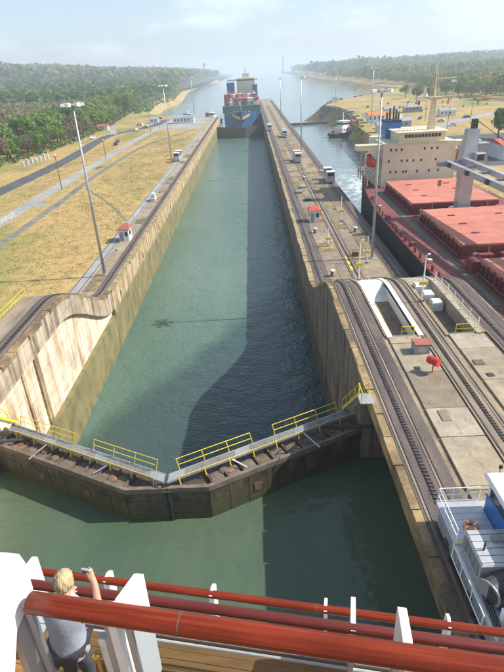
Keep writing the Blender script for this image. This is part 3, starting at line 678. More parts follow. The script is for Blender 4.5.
def bollard(label, x, y):
    t = thing('mooring_bollard', label, 'bollard', (x, y, -.02), 'bollards on the centre wall')
    MB().lathe([(.45, 0), (.45, .1), (.26, .18), (.24, .8)], x, y, -.03, 12).build('stem', 'steel_dark', t, True)
    MB().lathe([(.24, 0), (.5, .12), (.48, .3), (.25, .42)], x, y, .75, 12).build('cap', 'white', t, True)
p = atz(315, 233, 0); bollard('white capped bollard in front of the red roofed hut', p[0], p[1])
p = atz(355, 232, 0); bollard('white capped bollard near the bulk carrier side track', p[0], p[1])
p = atz(332, 276, 0); bollard('white capped bollard at the foot of the ramp', p[0], p[1])
p = atz(304, 180, 0); bollard('white capped bollard beyond the red roofed hut', p[0], p[1])

def hut(label, x, y, sx, sy, h, roof):
    t = thing('hut', label, 'hut', (x, y, -.02))
    wl = MB(); wl.box(x - sx / 2, x + sx / 2, y - sy / 2, y + sy / 2, -.05, h); o = wl.build('wall', 'ship_white', t)
    e = .35
    MB().hexa([(x - sx / 2 - e, y - sy / 2 - e, h), (x + sx / 2 + e, y - sy / 2 - e, h), (x + sx / 2 + e, y + sy / 2 + e, h), (x - sx / 2 - e, y + sy / 2 + e, h),
               (x - sx / 2 - e, y - sy / 2 - e, h + .12), (x + sx / 2 + e, y - sy / 2 - e, h + .12), (x + sx / 2 - .5, y + sy / 2 - .4, h + .75), (x - sx / 2 + .5, y + sy / 2 - .4, h + .75)]).build('roof', roof, t)
    MB().box(x - .9, x - .1, y - sy / 2 - .04, y - sy / 2 + .02, 0, h * .78).build('door', 'steel_grey', t)
    MB().box(x + .25, x + sx / 2 - .2, y - sy / 2 - .04, y - sy / 2 + .02, h * .42, h * .78).build('window', 'glass_dark', t)
    MB().box(x + sx / 2 - .02, x + sx / 2 + .04, y - .7, y + .7, h * .42, h * .78).build('window', 'glass_dark', t)
    MB().box(x - sx / 2 - .04, x - sx / 2 + .02, y - .5, y + .5, h * .42, h * .78).build('window', 'glass_dark', t)
    return t
hut('small white hut with dull red roof on the left wall', -20.7, 111.5, 2.1, 3.2, 2.5, 'roof_rust')
hut('small white hut with bright red roof on the centre wall', 21.7, 119, 2.3, 2.6, 2.6, 'roof_red')

# control cabinet, red drum, yellow frames, clutter
t = thing('control_cabinet', 'grey blue cabinet with reddish lid on the concrete slabs', 'cabinet', (22.9, 42.2, ZU))
MB().bevbox(22.2, 23.6, 41.5, 42.7, ZU - .01, ZU + .9, .05).build('case', 'steel_grey', t); MB().bevbox(22.15, 23.65, 41.45, 42.75, ZU + .9, ZU + 1.0, .03).build('lid', 'roof_rust', t)
MB().box(22.5, 23.3, 41.46, 41.5, ZU + .2, ZU + .75).build('door', 'galv', t)
t = thing('red_drum', 'tilted red drum raised on a thin stand above the slabs', 'drum', (22.9, 38.2, ZU)); ZD = ZU + .75
MB().tube([(22.85, 38.3, ZU - .02), (22.85, 38.3, ZD + .2)], .06, 8).build('stand', 'red', t)
MB().tube([(22.55, 38.75, ZD + .36), (23.15, 37.9, ZD + .36)], .36, 14).build('drum_body', 'red', t, False)
for k in (.25, .75): MB().tube([(22.55 + .6 * k - .02, 38.75 - .85 * k + .03, ZD + .36), (22.55 + .6 * k + .02, 38.75 - .85 * k - .03, ZD + .36)], .385, 14).build('hoop', 'red', t)
def yframe(label, x0, x1, y, z, h=1.0, dy=0):
    t = thing('barrier', label, 'railing', ((x0 + x1) / 2, y, z), 'yellow barriers')
    n = max(2, int(math.hypot(x1 - x0, dy) / 1.6) + 1)
    for k in range(n):
        q = k / (n - 1); MB().tube([(x0 + (x1 - x0) * q, y + dy * q, z), (x0 + (x1 - x0) * q, y + dy * q, z + h)], .04, 6).build('post', 'yellow', t)
    for hh in (h, h * .5): MB().tube([(x0, y, z + hh), (x1, y + dy, z + hh)], .035, 6).build('rail', 'yellow', t)
yframe('yellow guard frame at the near end of left pit', 22.0, 23.2, 45.3, ZU - .01)
yframe('yellow guard frame at the near end of right pit', 27.3, 29.1, 45.3, ZU - .01)
yframe('yellow handrail running down the left pit stairs', 21.25, 21.35, 46.0, 6.34, 1.2, 8)
yframe('yellow railing on outer edge of left wall ramp', -21.6, -21.6, 53, prof(53) - .17, 1.1, 8)
yframe('short yellow railing at picture edge on the left wall', -21.6, -21.6, 42, prof(42) - .17, 1.1, 5)
t = thing('guard_rail', 'row of white posts with rail beside the right pit', 'railing', (29.7, 53, ZU), None)
for k in range(7):
    y = 46 + 2.2 * k; MB().tube([(29.75, y, prof(y) + .1), (29.75, y, prof(y) + 1.25)], .06, 8).build('post', 'ship_white', t)
MB().tube([(29.75, 46 + 2.2 * k, prof(46 + 2.2 * k) + .75) for k in range(7)], .025, 6).build('rail', 'ship_white', t)
t = thing('valve_stand', 'brown valve stand with yellow frame near the ramp foot', 'machinery', (*atz(355, 256, 0)[:2], 0))
x, y = atz(355, 256, 0)[:2]
MB().cbox(x, y, .45, 1.1, .9, .9).build('case', 'rust', t); MB().lathe([(.5, 0), (.5, .08)], x, y, .95, 12).build('hand_wheel', 'rust_b', t)
for dx in (-.9, .9):
    for dy in (-.8, .8): MB().tube([(x + dx, y + dy, -.02), (x + dx, y + dy, 1.1)], .05, 6).build('post', 'yellow', t)
for dy in (-.8, .8): MB().tube([(x - .9, y + dy, 1.08), (x + .9, y + dy, 1.08)], .045, 6).build('rail', 'yellow', t)
t = thing('stencil_marking', 'yellow painted marks beside the middle track', 'marking', (*atz(349, 262, 0)[:2], .0))
for k in range(3): x, y = atz(347 + 2.2 * k, 258 + 5 * k, 0)[:2]; MB().box(x - .3, x + .5, y - .9, y + .9, .02, .03).build('stripe', 'yellow', t)
for px, py, m, lb in ((303, 188, 'galv', 'pale steel box between the tracks beyond the hut'), (299, 193, 'slab', 'low concrete box beyond the hut'), (322, 172, 'white', 'white crate by the right track'), (308, 200, 'steel_dark', 'dark machine part just behind the hut')):
    x, y = atz(px, py, 0)[:2]; t = thing('equipment_box', lb, 'box', (x, y, 0))
    MB().bevbox(x - .8, x + .8, y - 1.0, y + 1.0, -.03, .55, .05).build('case', m, t); MB().bevbox(x - .85, x + .85, y - 1.05, y + 1.05, .55, .65, .03).build('lid', 'steel_grey', t)
t = thing('winch_unit', 'white machine beside the left towing track', 'machinery', (-21.0, 150, -.02))
MB().bevbox(-21.6, -20.3, 148.5, 151.5, -.05, .9, .08).build('bed', 'white', t); MB().bevbox(-21.4, -20.5, 149.8, 151.2, .9, 1.9, .08).build('hood', 'ship_white', t); MB().tube([(-21.5, 149.2, 1.1), (-20.4, 149.2, 1.1)], .35, 10).build('drum', 'steel_grey', t)
t = thing('picket', 'white stake fence at far left beside the pale lane', 'fence', (-55, 134, -.24))
for k in range(9):
    x, y = -56.3 + .25 * math.sin(k * 2), 119 + 2.3 * k; MB().tube([(x, y, -.3), (x + .15, y, 1.5)], .06, 6).build('stake', 'ship_white', t)
for h in (.6, 1.2): MB().tube([(-56.25, 119, h), (-56.25, 137.4, h)], .03, 5).build('wire', 'ship_white', t)

# ------------------------------------------------------------------ locomotives
def loco_far(label, x, y, z=0.1, blue=False):
    t = thing('towing_locomotive', label, 'locomotive', (x, y, z), 'distant towing locomotives'); B = z
    MB().bevbox(x - 1.25, x + 1.25, y - 4.6, y + 4.6, B + .35, B + 1.25, .1).build('chassis', 'silver', t)
    for yy in (-3.4, 3.4):
        for s in (-.76, .76): MB().tube([(x + s - .08, y + yy, B + .42), (x + s + .08, y + yy, B + .42)], .42, 12).build('wheel', 'steel_dark', t)
        c = MB(); c.bevbox(x - 1.15, x + 1.15, y + yy - 1.15, y + yy + 1.15, B + 1.25, B + 3.3, .12); o = c.build('cab', 'silver', t)
        MB().bevbox(x - 1.3, x + 1.3, y + yy - 1.3, y + yy + 1.3, B + 3.3, B + 3.45, .05).build('roof', 'ship_white', o)
        for s in (-1, 1):
            MB().box(x - .9, x + .9, y + yy + s * 1.15 - .03, y + yy + s * 1.15 + .03, B + 2.2, B + 3.0).build('windscreen', 'glass_dark', o)
            MB().box(x + s * 1.15 - .03, x + s * 1.15 + .03, y + yy - .8, y + yy + .8, B + 2.2, B + 3.0).build('side_window', 'glass_dark', o)
    MB().bevbox(x - .9, x + .9, y - 2.0, y + 2.0, B + 1.25, B + 2.1, .15).build('winch_cover', 'galv', t)
    MB().tube([(x - 1.1, y, B + 1.6), (x + 1.1, y, B + 1.6)], .5, 12).build('winch_drum', 'steel_grey', t)
    return t
loco_far('silver locomotive on the right track beside open water', 31.4, 165)
loco_far('silver locomotive on middle track near slender lamp mast', 25.0, 206)
loco_far('first of two distant locomotives, on the middle track', 25.0, 288)
loco_far('distant white locomotive on the chamber side track', 18.5, 322)
loco_far('grey locomotive standing on the left return track', -23.2, 226, -.1)

t = thing('towing_locomotive', 'near silver towing locomotive with blue cab at lower right', 'locomotive', (18.6, 16, ZU + .1))
B = ZU + .1; _b0 = MB.build
def _sh(self, *a, **k):
    if a[0] != 'wheel': self.v = [(x + .5, y + .5, z) for x, y, z in self.v]
    return _b0(self, *a, **k)
MB.build = _sh
MB().bevbox(17.25, 21.9, 8.0, 21.4, B + .35, B + 1.45, .06).build('chassis', 'silver', t)
for yy in (10.5, 13.2, 16.4, 19.6):
    for s in (17.74, 19.26): MB().tube([(s - .09, yy, B + .46), (s + .09, yy, B + .46)], .46, 16).build('wheel', 'steel_dark', t)
MB().bevbox(17.2, 19.62, 18.35, 21.45, B + 1.45, B + 1.52, .02).build('deck_plate', 'silver', t)
for k in range(8):                                     # louvred doors on the left side
    y = 9.0 + 1.5 * k; l = MB().box(17.19, 17.25, y, y + 1.3, B + .5, B + 1.38).build('side_panel', 'galv', t)
    for q in range(4): MB().box(17.15, 17.19, y + .12, y + 1.18, B + .58 + .2 * q, B + .64 + .2 * q).build('louvre', 'steel_grey', l)
for y in (21.35, 20.3, 19.3, 18.45): MB().tube([(17.3, y, B + 1.5), (17.3, y, B + 2.5)], .03, 6).build('rail_post', 'ship_white', t)
for x in (18.1, 18.9, 19.6): MB().tube([(x, 21.35, B + 1.5), (x, 21.35, B + 2.5)], .03, 6).build('rail_post', 'ship_white', t)
for h in (2.0, 2.5):
    MB().tube([(17.3, 18.45, B + h), (17.3, 21.35, B + h)], .03, 6).build('handrail', 'ship_white', t); MB().tube([(17.3, 21.35, B + h), (19.6, 21.35, B + h)], .03, 6).build('handrail', 'ship_white', t)
for h in (.9, 1.75):
    MB().tube([(17.05, 14.2, B + h), (17.05, 18.2, B + h)], .03, 6).build('handrail', 'ship_white', t)
for y in (14.3, 15.6, 16.9, 18.1): MB().tube([(17.2, y, B + .8), (17.05, y, B + .9), (17.05, y, B + 1.75)], .03, 6).build('rail_post', 'ship_white', t)
MB().bevbox(17.55, 19.6, 16.1, 18.3, B + 1.45, B + 2.65, .08).build('hood', 'silver', t)
for k in range(4): MB().box(17.5, 17.55, 16.3 + .48 * k, 16.68 + .48 * k, B + 1.7, B + 2.45).build('grille', 'steel_grey', t)
w = MB(); w.tube([(17.55, 15.2, B + 1.95), (18.75, 15.9, B + 1.95)], .55, 14); w = w.build('winch_drum', 'steel_dark', t)
MB().cbox(18.3, 15.2, B + 1.75, 1.1, 1.5, .6, .4).build('winch_bed', 'steel_dark', t)
for k in (0, 1): MB().tube([(17.55 + 1.2 * k, 15.2 + .7 * k, B + 1.95), (17.6 + 1.2 * k, 15.23 + .7 * k, B + 1.95)], .68, 14).build('flange', 'steel_grey', w)
cab = MB(); cab.bevbox(19.66, 22.2, 8.4, 20.7, B + 1.3, B + 2.7, .05); cab = cab.build('cab', 'blue', t)
MB().box(19.72, 22.14, 8.5, 20.6, B + 2.68, B + 3.7).build('window_band', 'glass_dark', cab)
for y in (20.45, 18.2, 16.0, 13.7, 11.4): MB().box(19.66, 19.76, y, y + .2, B + 2.68, B + 3.72).build('pillar', 'ship_white', cab)
for x in (20.8, 22.0): MB().box(x, x + .16, 20.56, 20.68, B + 2.68, B + 3.72).build('pillar', 'ship_white', cab)
MB().bevbox(19.45, 22.4, 8.2, 20.95, B + 3.7, B + 3.95, .08).build('roof', 'ship_white', cab)
MB().bevbox(18.3, 19.6, 11.4, 13.9, B + 1.45, B + 3.3, .25).build('end_cab', 'ship_white', t)
for k in range(5): MB().box(17.57, 19.58, 16.25 + .42 * k, 16.27 + .42 * k, B + 2.645, B + 2.665).build('seam', 'steel_dark', t)
for k in range(3): MB().tube([(17.4 + .12 * k, 13.5, B + 1.5), (17.45 + .12 * k, 15.0, B + 1.56), (17.5 + .1 * k, 16.1, B + 1.6)], .035, 6).build('hose', 'rubber', t)
MB().box(17.3, 18.2, 11.0, 13.2, B + 1.45, B + 1.95).build('battery_box', 'steel_grey', t)
MB().box(17.3, 19.55, 18.36, 18.44, B + 1.52, B + 1.6).build('kick_plate', 'yellow', t)
for k in range(6): MB().box(17.22, 19.6, 18.6 + .45 * k, 18.615 + .45 * k, B + 1.515, B + 1.526).build('seam', 'steel_grey', t)
for y in (9.5, 12.6, 15.8, 18.9): MB().cbox(17.2, y, B + .3, .25, .9, .35).build('step', 'steel_dark', t)
MB().tube([(18.0, 17.0, B + 2.65), (18.0, 17.0, B + 3.2)], .05, 6).build('exhaust', 'steel_dark', t); MB().cbox(18.9, 17.6, B + 2.72, .5, .4, .14).build('vent', 'steel_grey', t)
MB().lathe([(.12, 0), (.12, .16), (.05, .2)], 19.2, 16.6, B + 2.65, 10).build('green_lamp', fixed('lamp_green', (.03, .35, .12)), t)
MB().lathe([(.12, 0), (.12, .16), (.05, .2)], 19.45, 16.4, B + 2.65, 10).build('red_lamp', 'red', t)
MB().tube([(17.9, 14.2, B + 1.45), (17.9, 14.2, B + 2.1)], .16, 10).build('fairlead', 'ship_white', t); MB().tube([(18.15, 13.9, B + 1.45), (18.15, 13.9, B + 2.0)], .16, 10).build('fairlead', 'ship_white', t)
MB().tube([(17.6, 14.0, B + 1.8), (14.4, 8.0, B + 4.5), (12.6, 4.5, B + 7.0)], .02, 5).build('tow_wire', 'steel_dark', t)
MB.build = _b0
t = thing('lifebuoy', 'orange ring buoy lying on the near locomotive deck', 'lifebuoy', (18.95, 19.9, B + 1.52))
MB().tube([(18.95 + .3 * math.cos(a * math.pi / 8), 19.9 + .3 * math.sin(a * math.pi / 8), B + 1.62) for a in range(17)], .1, 8, False).build('ring', 'orange', t, True)
for k in range(4): a = k * math.pi / 2 + .4; MB().cbox(18.95 + .3 * math.cos(a), 19.9 + .3 * math.sin(a), B + 1.62, .22, .08, .215, a).build('band', 'ship_white', t)
for k, (x, y) in enumerate(((22.6, 24.6), (23.3, 23.9))):
    t = thing('stanchion', ('thin black topped marker post behind the blue cab', 'thin marker post closest to the blue cab')[k], 'post', (x, y, ZU))
    MB().tube([(x, y, ZU - .02), (x, y, ZU + 1.5)], .035, 6).build('post', 'galv', t); MB().cbox(x, y, ZU + 1.5, .2, .12, .26).build('head', 'steel_dark', t)

# ------------------------------------------------------------------ bulk carrier
bc = thing('bulk_carrier', 'red decked bulk carrier with black hull and cream superstructure', 'cargo ship', (50.2, 100, SEA))
XC = 50.3; DZ = 2.8
half = [(15.8, 66), (15.9, 90), (15.8, 105), (15.4, 118), (14.0, 133), (11.5, 150), (7, 161), (0.01, 166)]
fore = [(.01, 42), (5, 44), (10, 49), (14, 57)]
outl = [(XC - a, y) for a, y in fore + half] + [(XC + a, y) for a, y in reversed(half)][1:] + [(XC + a, y) for a, y in reversed(fore)][:-1]
MB().prism(outl, SEA + 1.6, DZ - .02).build('hull', 'black', bc)
MB().prism([(XC + (x - XC) * .992, 104 + (y - 104) * .996) for x, y in outl], SEA - 4, SEA + 1.62).build('boot_topping', 'boot', bc)
MB().prism([(XC + (x - XC) * .985, 104 + (y - 104) * .995) for x, y in outl], DZ - .02, DZ).build('deck', 'deck_red', bc)
L = [(XC - a, y) for a, y in fore + half]
for k in range(len(L) - 1):
    (x0, y0), (x1, y1) = L[k], L[k + 1]; MB().beam((x0 + .12, y0, DZ + .15), (x1 + .12, y1, DZ + .15), .22, .3).build('gunwale', 'coaming', bc)
MB().box(39.0, 40.0, 62, 134, DZ, DZ + .012).build('walkway', 'deck_green', bc)
for k in range(20):                                  # bulwark stays and vents along the side
    y = 66 + 3.1 * k; x = XC - np.interp(y, [a[1] for a in half], [a[0] for a in half]) + .5
    MB().cbox(x, y, DZ + .5, .22, .5, 1.0).build('bulwark_stay', 'coaming', bc)
    if k % 3 == 1: MB().cbox(x + .9, y + 1, DZ + .3, .7, .9, .6).build('mooring_bitt', 'deck_red' if k % 2 else 'mast', bc)
MB().tube([(XC - np.interp(y, [a[1] for a in half], [a[0] for a in half]) + .5, y, DZ + 1.1) for y in range(66, 126, 6)], .05, 5).build('side_rail', 'coaming', bc)
for i, (y0, y1) in enumerate(((109.3, 133.5), (80.3, 103.8), (54, 73.4))):
    h = MB(); h.box(41.6, 59.0, y0 + .35, y1 - .35, DZ, 4.75); co = h.build('hatch_coaming', 'coaming', bc)
    n = 4; d = (y1 - y0) / n
    for k in range(n): MB().bevbox(41.2, 59.4, y0 + k * d + .07, y0 + (k + 1) * d - .07, 4.75, 5.3, .08).build('cover_panel', 'hatch', bc)
    for k in range(3):
        for q in range(2): MB().cbox(45.5 + 9 * q, y0 + (k + 1) * d, 5.36, 1.2, .5, .14).build('cover_hinge', 'coaming', co)
    for k in range(9): MB().cbox(41.15, y0 + 1.4 + k * (y1 - y0 - 2.8) / 8, 4.9, .14, .45, .5).build('cleat', 'galv' if k % 4 == 0 else 'coaming', co)
    MB().box(41.25, 59.35, y0 - .25, y0 + .02, 4.2, 5.1).build('end_beam', 'coaming', co)
    for k in range(6): MB().tube([(42.5 + 2.9 * k, y0 - .3, DZ), (42.5 + 2.9 * k, y0 - .3, 4.9)], .07, 6).build('ladder_pipe', 'galv' if k % 2 else 'coaming', co)
    for k in range(12):
        yy = y0 + 1 + k * (y1 - y0 - 2) / 11
        MB().hexa([(40.9, yy - .08, DZ), (41.6, yy - .08, DZ), (41.6, yy + .08, DZ), (40.9, yy + .08, DZ), (41.35, yy - .08, 4.7), (41.6, yy - .08, 4.7), (41.6, yy + .08, 4.7), (41.35, yy + .08, 4.7)]).build('coaming_stay', 'coaming', co)
    MB().tube([(40.9, y0 + .5, DZ + .5), (40.9, y1 - .5, DZ + .5)], .14, 6).build('pipe', 'coaming', co)
    for k in range(8):
        xx = 43 + k * 2.1; MB().lathe([(.32, 0), (.32, .9), (.5, 1.0), (.5, 1.3), (.2, 1.45)], xx, y0 - 1.2, DZ, 8).build('vent', 'coaming' if k % 3 else 'galv', bc)
    MB().cbox(44, y0 - 2.4, DZ + .8, 2.4, 1.2, 1.6).build('winch', 'coaming', bc); MB().cbox(56, y0 - 2.4, DZ + .8, 2.4, 1.2, 1.6).build('winch', 'coaming', bc)
MB().box(40.3, 42.4, 73.6, 76.0, DZ, DZ + 1.9).build('deck_house', 'coaming', bc)
for k in range(5): MB().beam((39.4 + .5 * k, 75.8, DZ), (40.2 + .5 * k, 77.6, DZ + 2.4), .1, .1).build('ladder_rail', 'coaming', bc)
# deck crane
cy, cx = 106.6, 50.6
MB().lathe([(2.6, 0), (2.6, 1.6)], cx, cy, DZ, 14).build('crane_seat', 'steel_grey', bc)
MB().prism([(cx - 1.25, cy - 1.2), (cx + 1.25, cy - 1.2), (cx + 1.25, cy + 1.2), (cx - 1.25, cy + 1.2)], DZ + 1.5, 13.0).build('crane_pedestal', 'galv', bc)
cr = MB(); zt = aty(472, 120, cy)[2]
cr.hexa([(cx - 1.7, cy - 1.4, 13), (cx + 1.3, cy - 1.4, 13), (cx + 1.3, cy + 1.6, 13), (cx - 1.7, cy + 1.6, 13), (cx - .9, cy - .8, zt - 1.5), (cx + 1.3, cy - .8, zt - 1.5), (cx + 1.3, cy + 1.0, zt - 1.5), (cx - .9, cy + 1.0, zt - 1.5)])
cr = cr.build('crane_house', 'galv', bc)
MB().cbox(cx + .4, cy, zt - .7, .9, 1.2, 1.8).build('crane_head', 'steel_dark', cr)
MB().bevbox(cx + 1.3, cx + 3.4, cy - 1.2, cy + 1.2, 13.6, 17.2, .1).build('machinery_box', 'steel_grey', cr)
MB().bevbox(cx + .4, cx + 2.2, cy - 2.9, cy - 1.4, 13.3, 15.6, .1).build('operator_cab', 'galv', cr); MB().box(cx + .6, cx + 2.0, cy - 2.95, cy - 2.9, 14.2, 15.3).build('cab_window', 'glass_dark', cr)
jibs = ((Vector((46.3, 106, 13.7)), Vector((49.6, 60, 12.6))), (Vector((49.6, 105.6, 14.1)), Vector((52.2, 60, 12.9))))
for a, c in jibs: MB().beam(a, c, .85, 1.0).build('jib_beam', 'galv', bc)
for k in range(9): q = k / 8; MB().beam(jibs[0][0].lerp(jibs[0][1], q), jibs[1][0].lerp(jibs[1][1], q), .35, .45).build('jib_brace', 'steel_grey', bc)
MB().beam((44.6, 106.4, 13.5), (53.5, 105.4, 13.3), 1.6, .7).build('jib_heel', 'steel_grey', bc)
for k in range(6): p = jibs[0][0].lerp(jibs[0][1], (k + .3) / 6); MB().cbox(p.x - .55, p.y, p.z, .3, 1.1, .8).build('jib_lamp', 'steel_dark', bc)
j1 = jibs[1][1]; sj = Vector((-1, 0, 0))
MB().tube([(cx + .6, cy, zt), tuple(j1)], .05, 5).build('hoist_wire', 'steel_dark', bc); MB().tube([(cx + .9, cy + .5, zt), tuple(j1 + sj)], .05, 5).build('hoist_wire', 'steel_dark', bc)
x, y = atz(438, 196, 5.3)[:2]; MB().tube([(x, y, 5.2), (x, y, 7.6)], .08, 6).build('hydrant_post', 'mast', bc); MB().cbox(x, y, 8.1, .8, .2, 1.2).build('hydrant_board', 'brass', bc)
# superstructure
ys = 138.0
zb_ = aty(385, 144, ys)[2]
ss = MB(); ss.box(41.3, 59.6, ys, 156, DZ, zb_); ss = ss.build('superstructure', 'cream', bc)
MB().box(40.2, 60.6, ys + 3, 154, DZ, DZ + 6.5).build('lower_house', 'cream', bc)
for xe, s in ((41.3, -1), (59.6, 1)):
    MB().box(min(xe, xe + s * 6.6), max(xe, xe + s * 6.6), ys + .6, ys + 4.0, zb_ - 1.5, zb_ - .25).build('bridge_wing', 'cream', bc)
    MB().box(min(xe, xe + s * 3.6), max(xe, xe + s * 3.6), ys + 1.5, 153, DZ + 2.9, DZ + 3.1).build('boat_deck', 'cream', bc)
    for k in range(5): MB().cbox(xe + s * 3.2, ys + 2 + k * 3.2, DZ + 1.45, .3, .3, 2.9).build('deck_pillar', 'cream', bc)
for r, zz in enumerate((zb_ - 1.55, zb_ - 4.3, zb_ - 7.0)):
    for k, xx in enumerate(((43.3, 44.6, 46.0, 51.8, 53.6, 55.0), (42.9, 46.2, 47.6, 49.2, 51.2, 54.9), (43.5, 44.9, 46.8, 47.5, 50.4, 53.4, 55.8))[r]):
        wq = MB().box(xx - .24, xx + .24, ys - .03, ys + .04, zz - .3, zz + .3).build('window', 'glass_dark', ss)
        MB().box(xx - .32, xx + .32, ys - .05, ys - .03, zz - .4, zz - .32).build('sill', 'mast', wq)
br = MB(); br.box(45.3, 56.8, ys + .4, 150, zb_, zb_ + 2.3); br = br.build('bridge', 'cream', bc)
for k in range(11): MB().box(46.6 + .84 * k, 47.26 + .84 * k, ys + .35, ys + .42, zb_ + 1.1, zb_ + 1.9).build('bridge_window', 'glass_dark', br)
MB().box(44.6, 57.6, ys - .3, 150.5, zb_ + 2.3, zb_ + 2.5).build('bridge_roof', 'cream', br)
MB().box(44.8, 57.3, ys - .5, ys + .4, zb_ - .1, zb_ + .12).build('eyebrow', 'mast', br)
for k in range(14): MB().tube([(45 + .95 * k, ys + .1, zb_ + 2.5), (45 + .95 * k, ys + .1, zb_ + 3.5)], .04, 4).build('rail_post', 'mast', br)
MB().tube([(45, ys + .1, zb_ + 3.5), (57.4, ys + .1, zb_ + 3.5)], .04, 4).build('rail', 'mast', br)
fz = aty(410, 120, 150)[2]
fn = MB(); fn.box(44.0, 48.0, 148, 153, zb_ - .1, fz); fn = fn.build('funnel', 'blue', bc)
MB().box(43.9, 48.1, 147.9, 153.1, fz - .2, fz + .35).build('funnel_top', 'steel_dark', fn)
for k, (dx, h) in enumerate(((.6, 2.2), (1.5, 3.2), (2.4, 3.6), (3.2, 2.8), (3.7, 2.0))): MB().tube([(44 + dx, 150 + .5 * (k % 2), fz), (44 + dx, 150 + .5 * (k % 2), fz + h)], .26, 8).build('exhaust_pipe', 'rust', fn)
mtop = aty(433, 62, 142)[2]; mx_ = aty(431, 130, 142)[0]
mb = MB(); mb.hexa([(mx_ - .85, 141.2, zb_ + 2.4), (mx_ + .85, 141.2, zb_ + 2.4), (mx_ + .85, 142.8, zb_ + 2.4), (mx_ - .85, 142.8, zb_ + 2.4), (mx_ - .45, 141.6, mtop - 8), (mx_ + .45, 141.6, mtop - 8), (mx_ + .45, 142.4, mtop - 8), (mx_ - .45, 142.4, mtop - 8)])
mb = mb.build('signal_mast', 'mast', bc); zp = mtop - 8
MB().bevbox(mx_ - 1.6, mx_ + 1.8, 140.8, 143.2, zp - .2, zp + .3, .05).build('mast_platform', 'mast', mb)
MB().beam((mx_ - 4.9, 142, zp), (mx_ + 4.9, 142, zp + .2), .3, .3).build('yardarm', 'mast', mb)
MB().tube([(mx_, 142, zp), (mx_ - .2, 142, mtop)], [.32, .12], 8).build('topmast', 'mast', mb)
for s in (-1, 1): MB().tube([(mx_ + s * 1.2, 142, zp), (mx_ + s * .3, 142, zp + 5.6)], .1, 6).build('mast_stay', 'mast', mb); MB().tube([(mx_ + s * 4.8, 142, zp), (mx_ + s * 4.8, 142, zp + 2.1)], .07, 5).build('aerial', 'mast', mb)
MB().beam((mx_ + .2, 142, zp + 4.3), (mx_ + 5.0, 142, zp + 4.4), .2, .25).build('radar_arm', 'ship_white', mb); MB().cbox(mx_ + 4.3, 141.6, zp + 3.6, 1.2, .3, .5).build('radar', 'ship_white', mb)
for k in range(7): z0 = zb_ + 3 + k * 1.15; MB().cbox(mx_ - .95, 142, z0, .5, .12, .08).build('rung', 'mast', mb)
MB().box(mx_ + 3.4, mx_ + 4.1, 141.9, 141.95, zp - 1.6, zp - .3).build('flag', 'ship_white', mb); MB().box(mx_ + 3.4, mx_ + 3.65, 141.85, 141.89, zp - 1.6, zp - .3).build('flag_stripe', 'red', mb)
MB().box(mx_ - 4.0, mx_ - 3.5, 141.9, 141.95, zp - 1.5, zp - .4).build('flag', 'red', mb)
for k in range(5): MB().beam((mx_ - .8 + .12 * k, 142, zp + .6 + 1.1 * k), (mx_ + .8 - .12 * k, 142, zp + .6 + 1.1 * k), .12, .12).build('mast_rung', 'mast', mb)
MB().lathe([(.5, 0), (.6, .3), (.4, .8)], mx_ - 2.2, 142, zp + .2, 8).build('radome', 'ship_white', mb)
MB().tube([(mx_ + 3.4, 142, zp), (mx_ + 3.4, 142, zp - 4.5)], .03, 4).build('halyard', 'steel_grey', mb)
# freefall style lifeboats in davits
for x, z, m, nm in ((aty(370, 160, 141)[0], aty(370, 161, 141)[2], 'red', 'port'), (aty(458, 156, 141)[0], aty(458, 156, 141)[2], 'orange', 'stbd')):
    lb = MB().tube([(x, y, z + dz) for y, dz in ((137.6, .15), (138.6, 0), (141, -.1), (143.6, 0), (144.6, .2))], [.3, 1.0, 1.25, 1.0, .25], 12, True, 1.15).build('lifeboat', m, bc, True)
    MB().cbox(x, 142.6, z + 1.5, 1.0, 1.2, .8).build('canopy_hatch', m, lb)
    for yy in (138.4, 144.0):
        MB().beam((x - 1.9, yy, DZ + 3), (x - 1.7, yy, z + 2.2), .3, .3).build('davit', 'mast', bc); MB().beam((x - 1.7, yy, z + 2.2), (x + .2, yy, z + 2.4), .25, .25).build('davit_arm', 'mast', bc)
    for k in range(3): MB().beam((x - 2, 138 + 2.6 * k, DZ + 3), (x + 1.6, 139 + 2.6 * k, z - 1.3), .2, .2).build('cradle', 'steel_grey', bc)
for k in range(8):
    yy = 137 + 3.2 * k; MB().tube([(XC - 13.6 + .55 * k, yy, DZ), (XC - 13.6 + .55 * k, yy, DZ + 2.7)], .12, 6).build('poop_pillar', 'coaming', bc)
nm = MB(); x0 = XC - 15.93                           # white letter R painted on the hull side
nm.box(x0, x0 + .1, 76.8, 77.3, -2.2, 1.9); nm.box(x0, x0 + .1, 75.2, 76.8, 1.4, 1.9); nm.box(x0, x0 + .1, 75.2, 76.8, -.4, .1); nm.box(x0, x0 + .1, 75.0, 75.5, .1, 1.4)
nm.extr([(x0, 76.5, -.4), (x0, 75.9, -.4), (x0, 74.8, -2.2), (x0, 75.4, -2.2)], (.1, 0, 0)); nm.build('hull_letter', 'ship_white', bc)

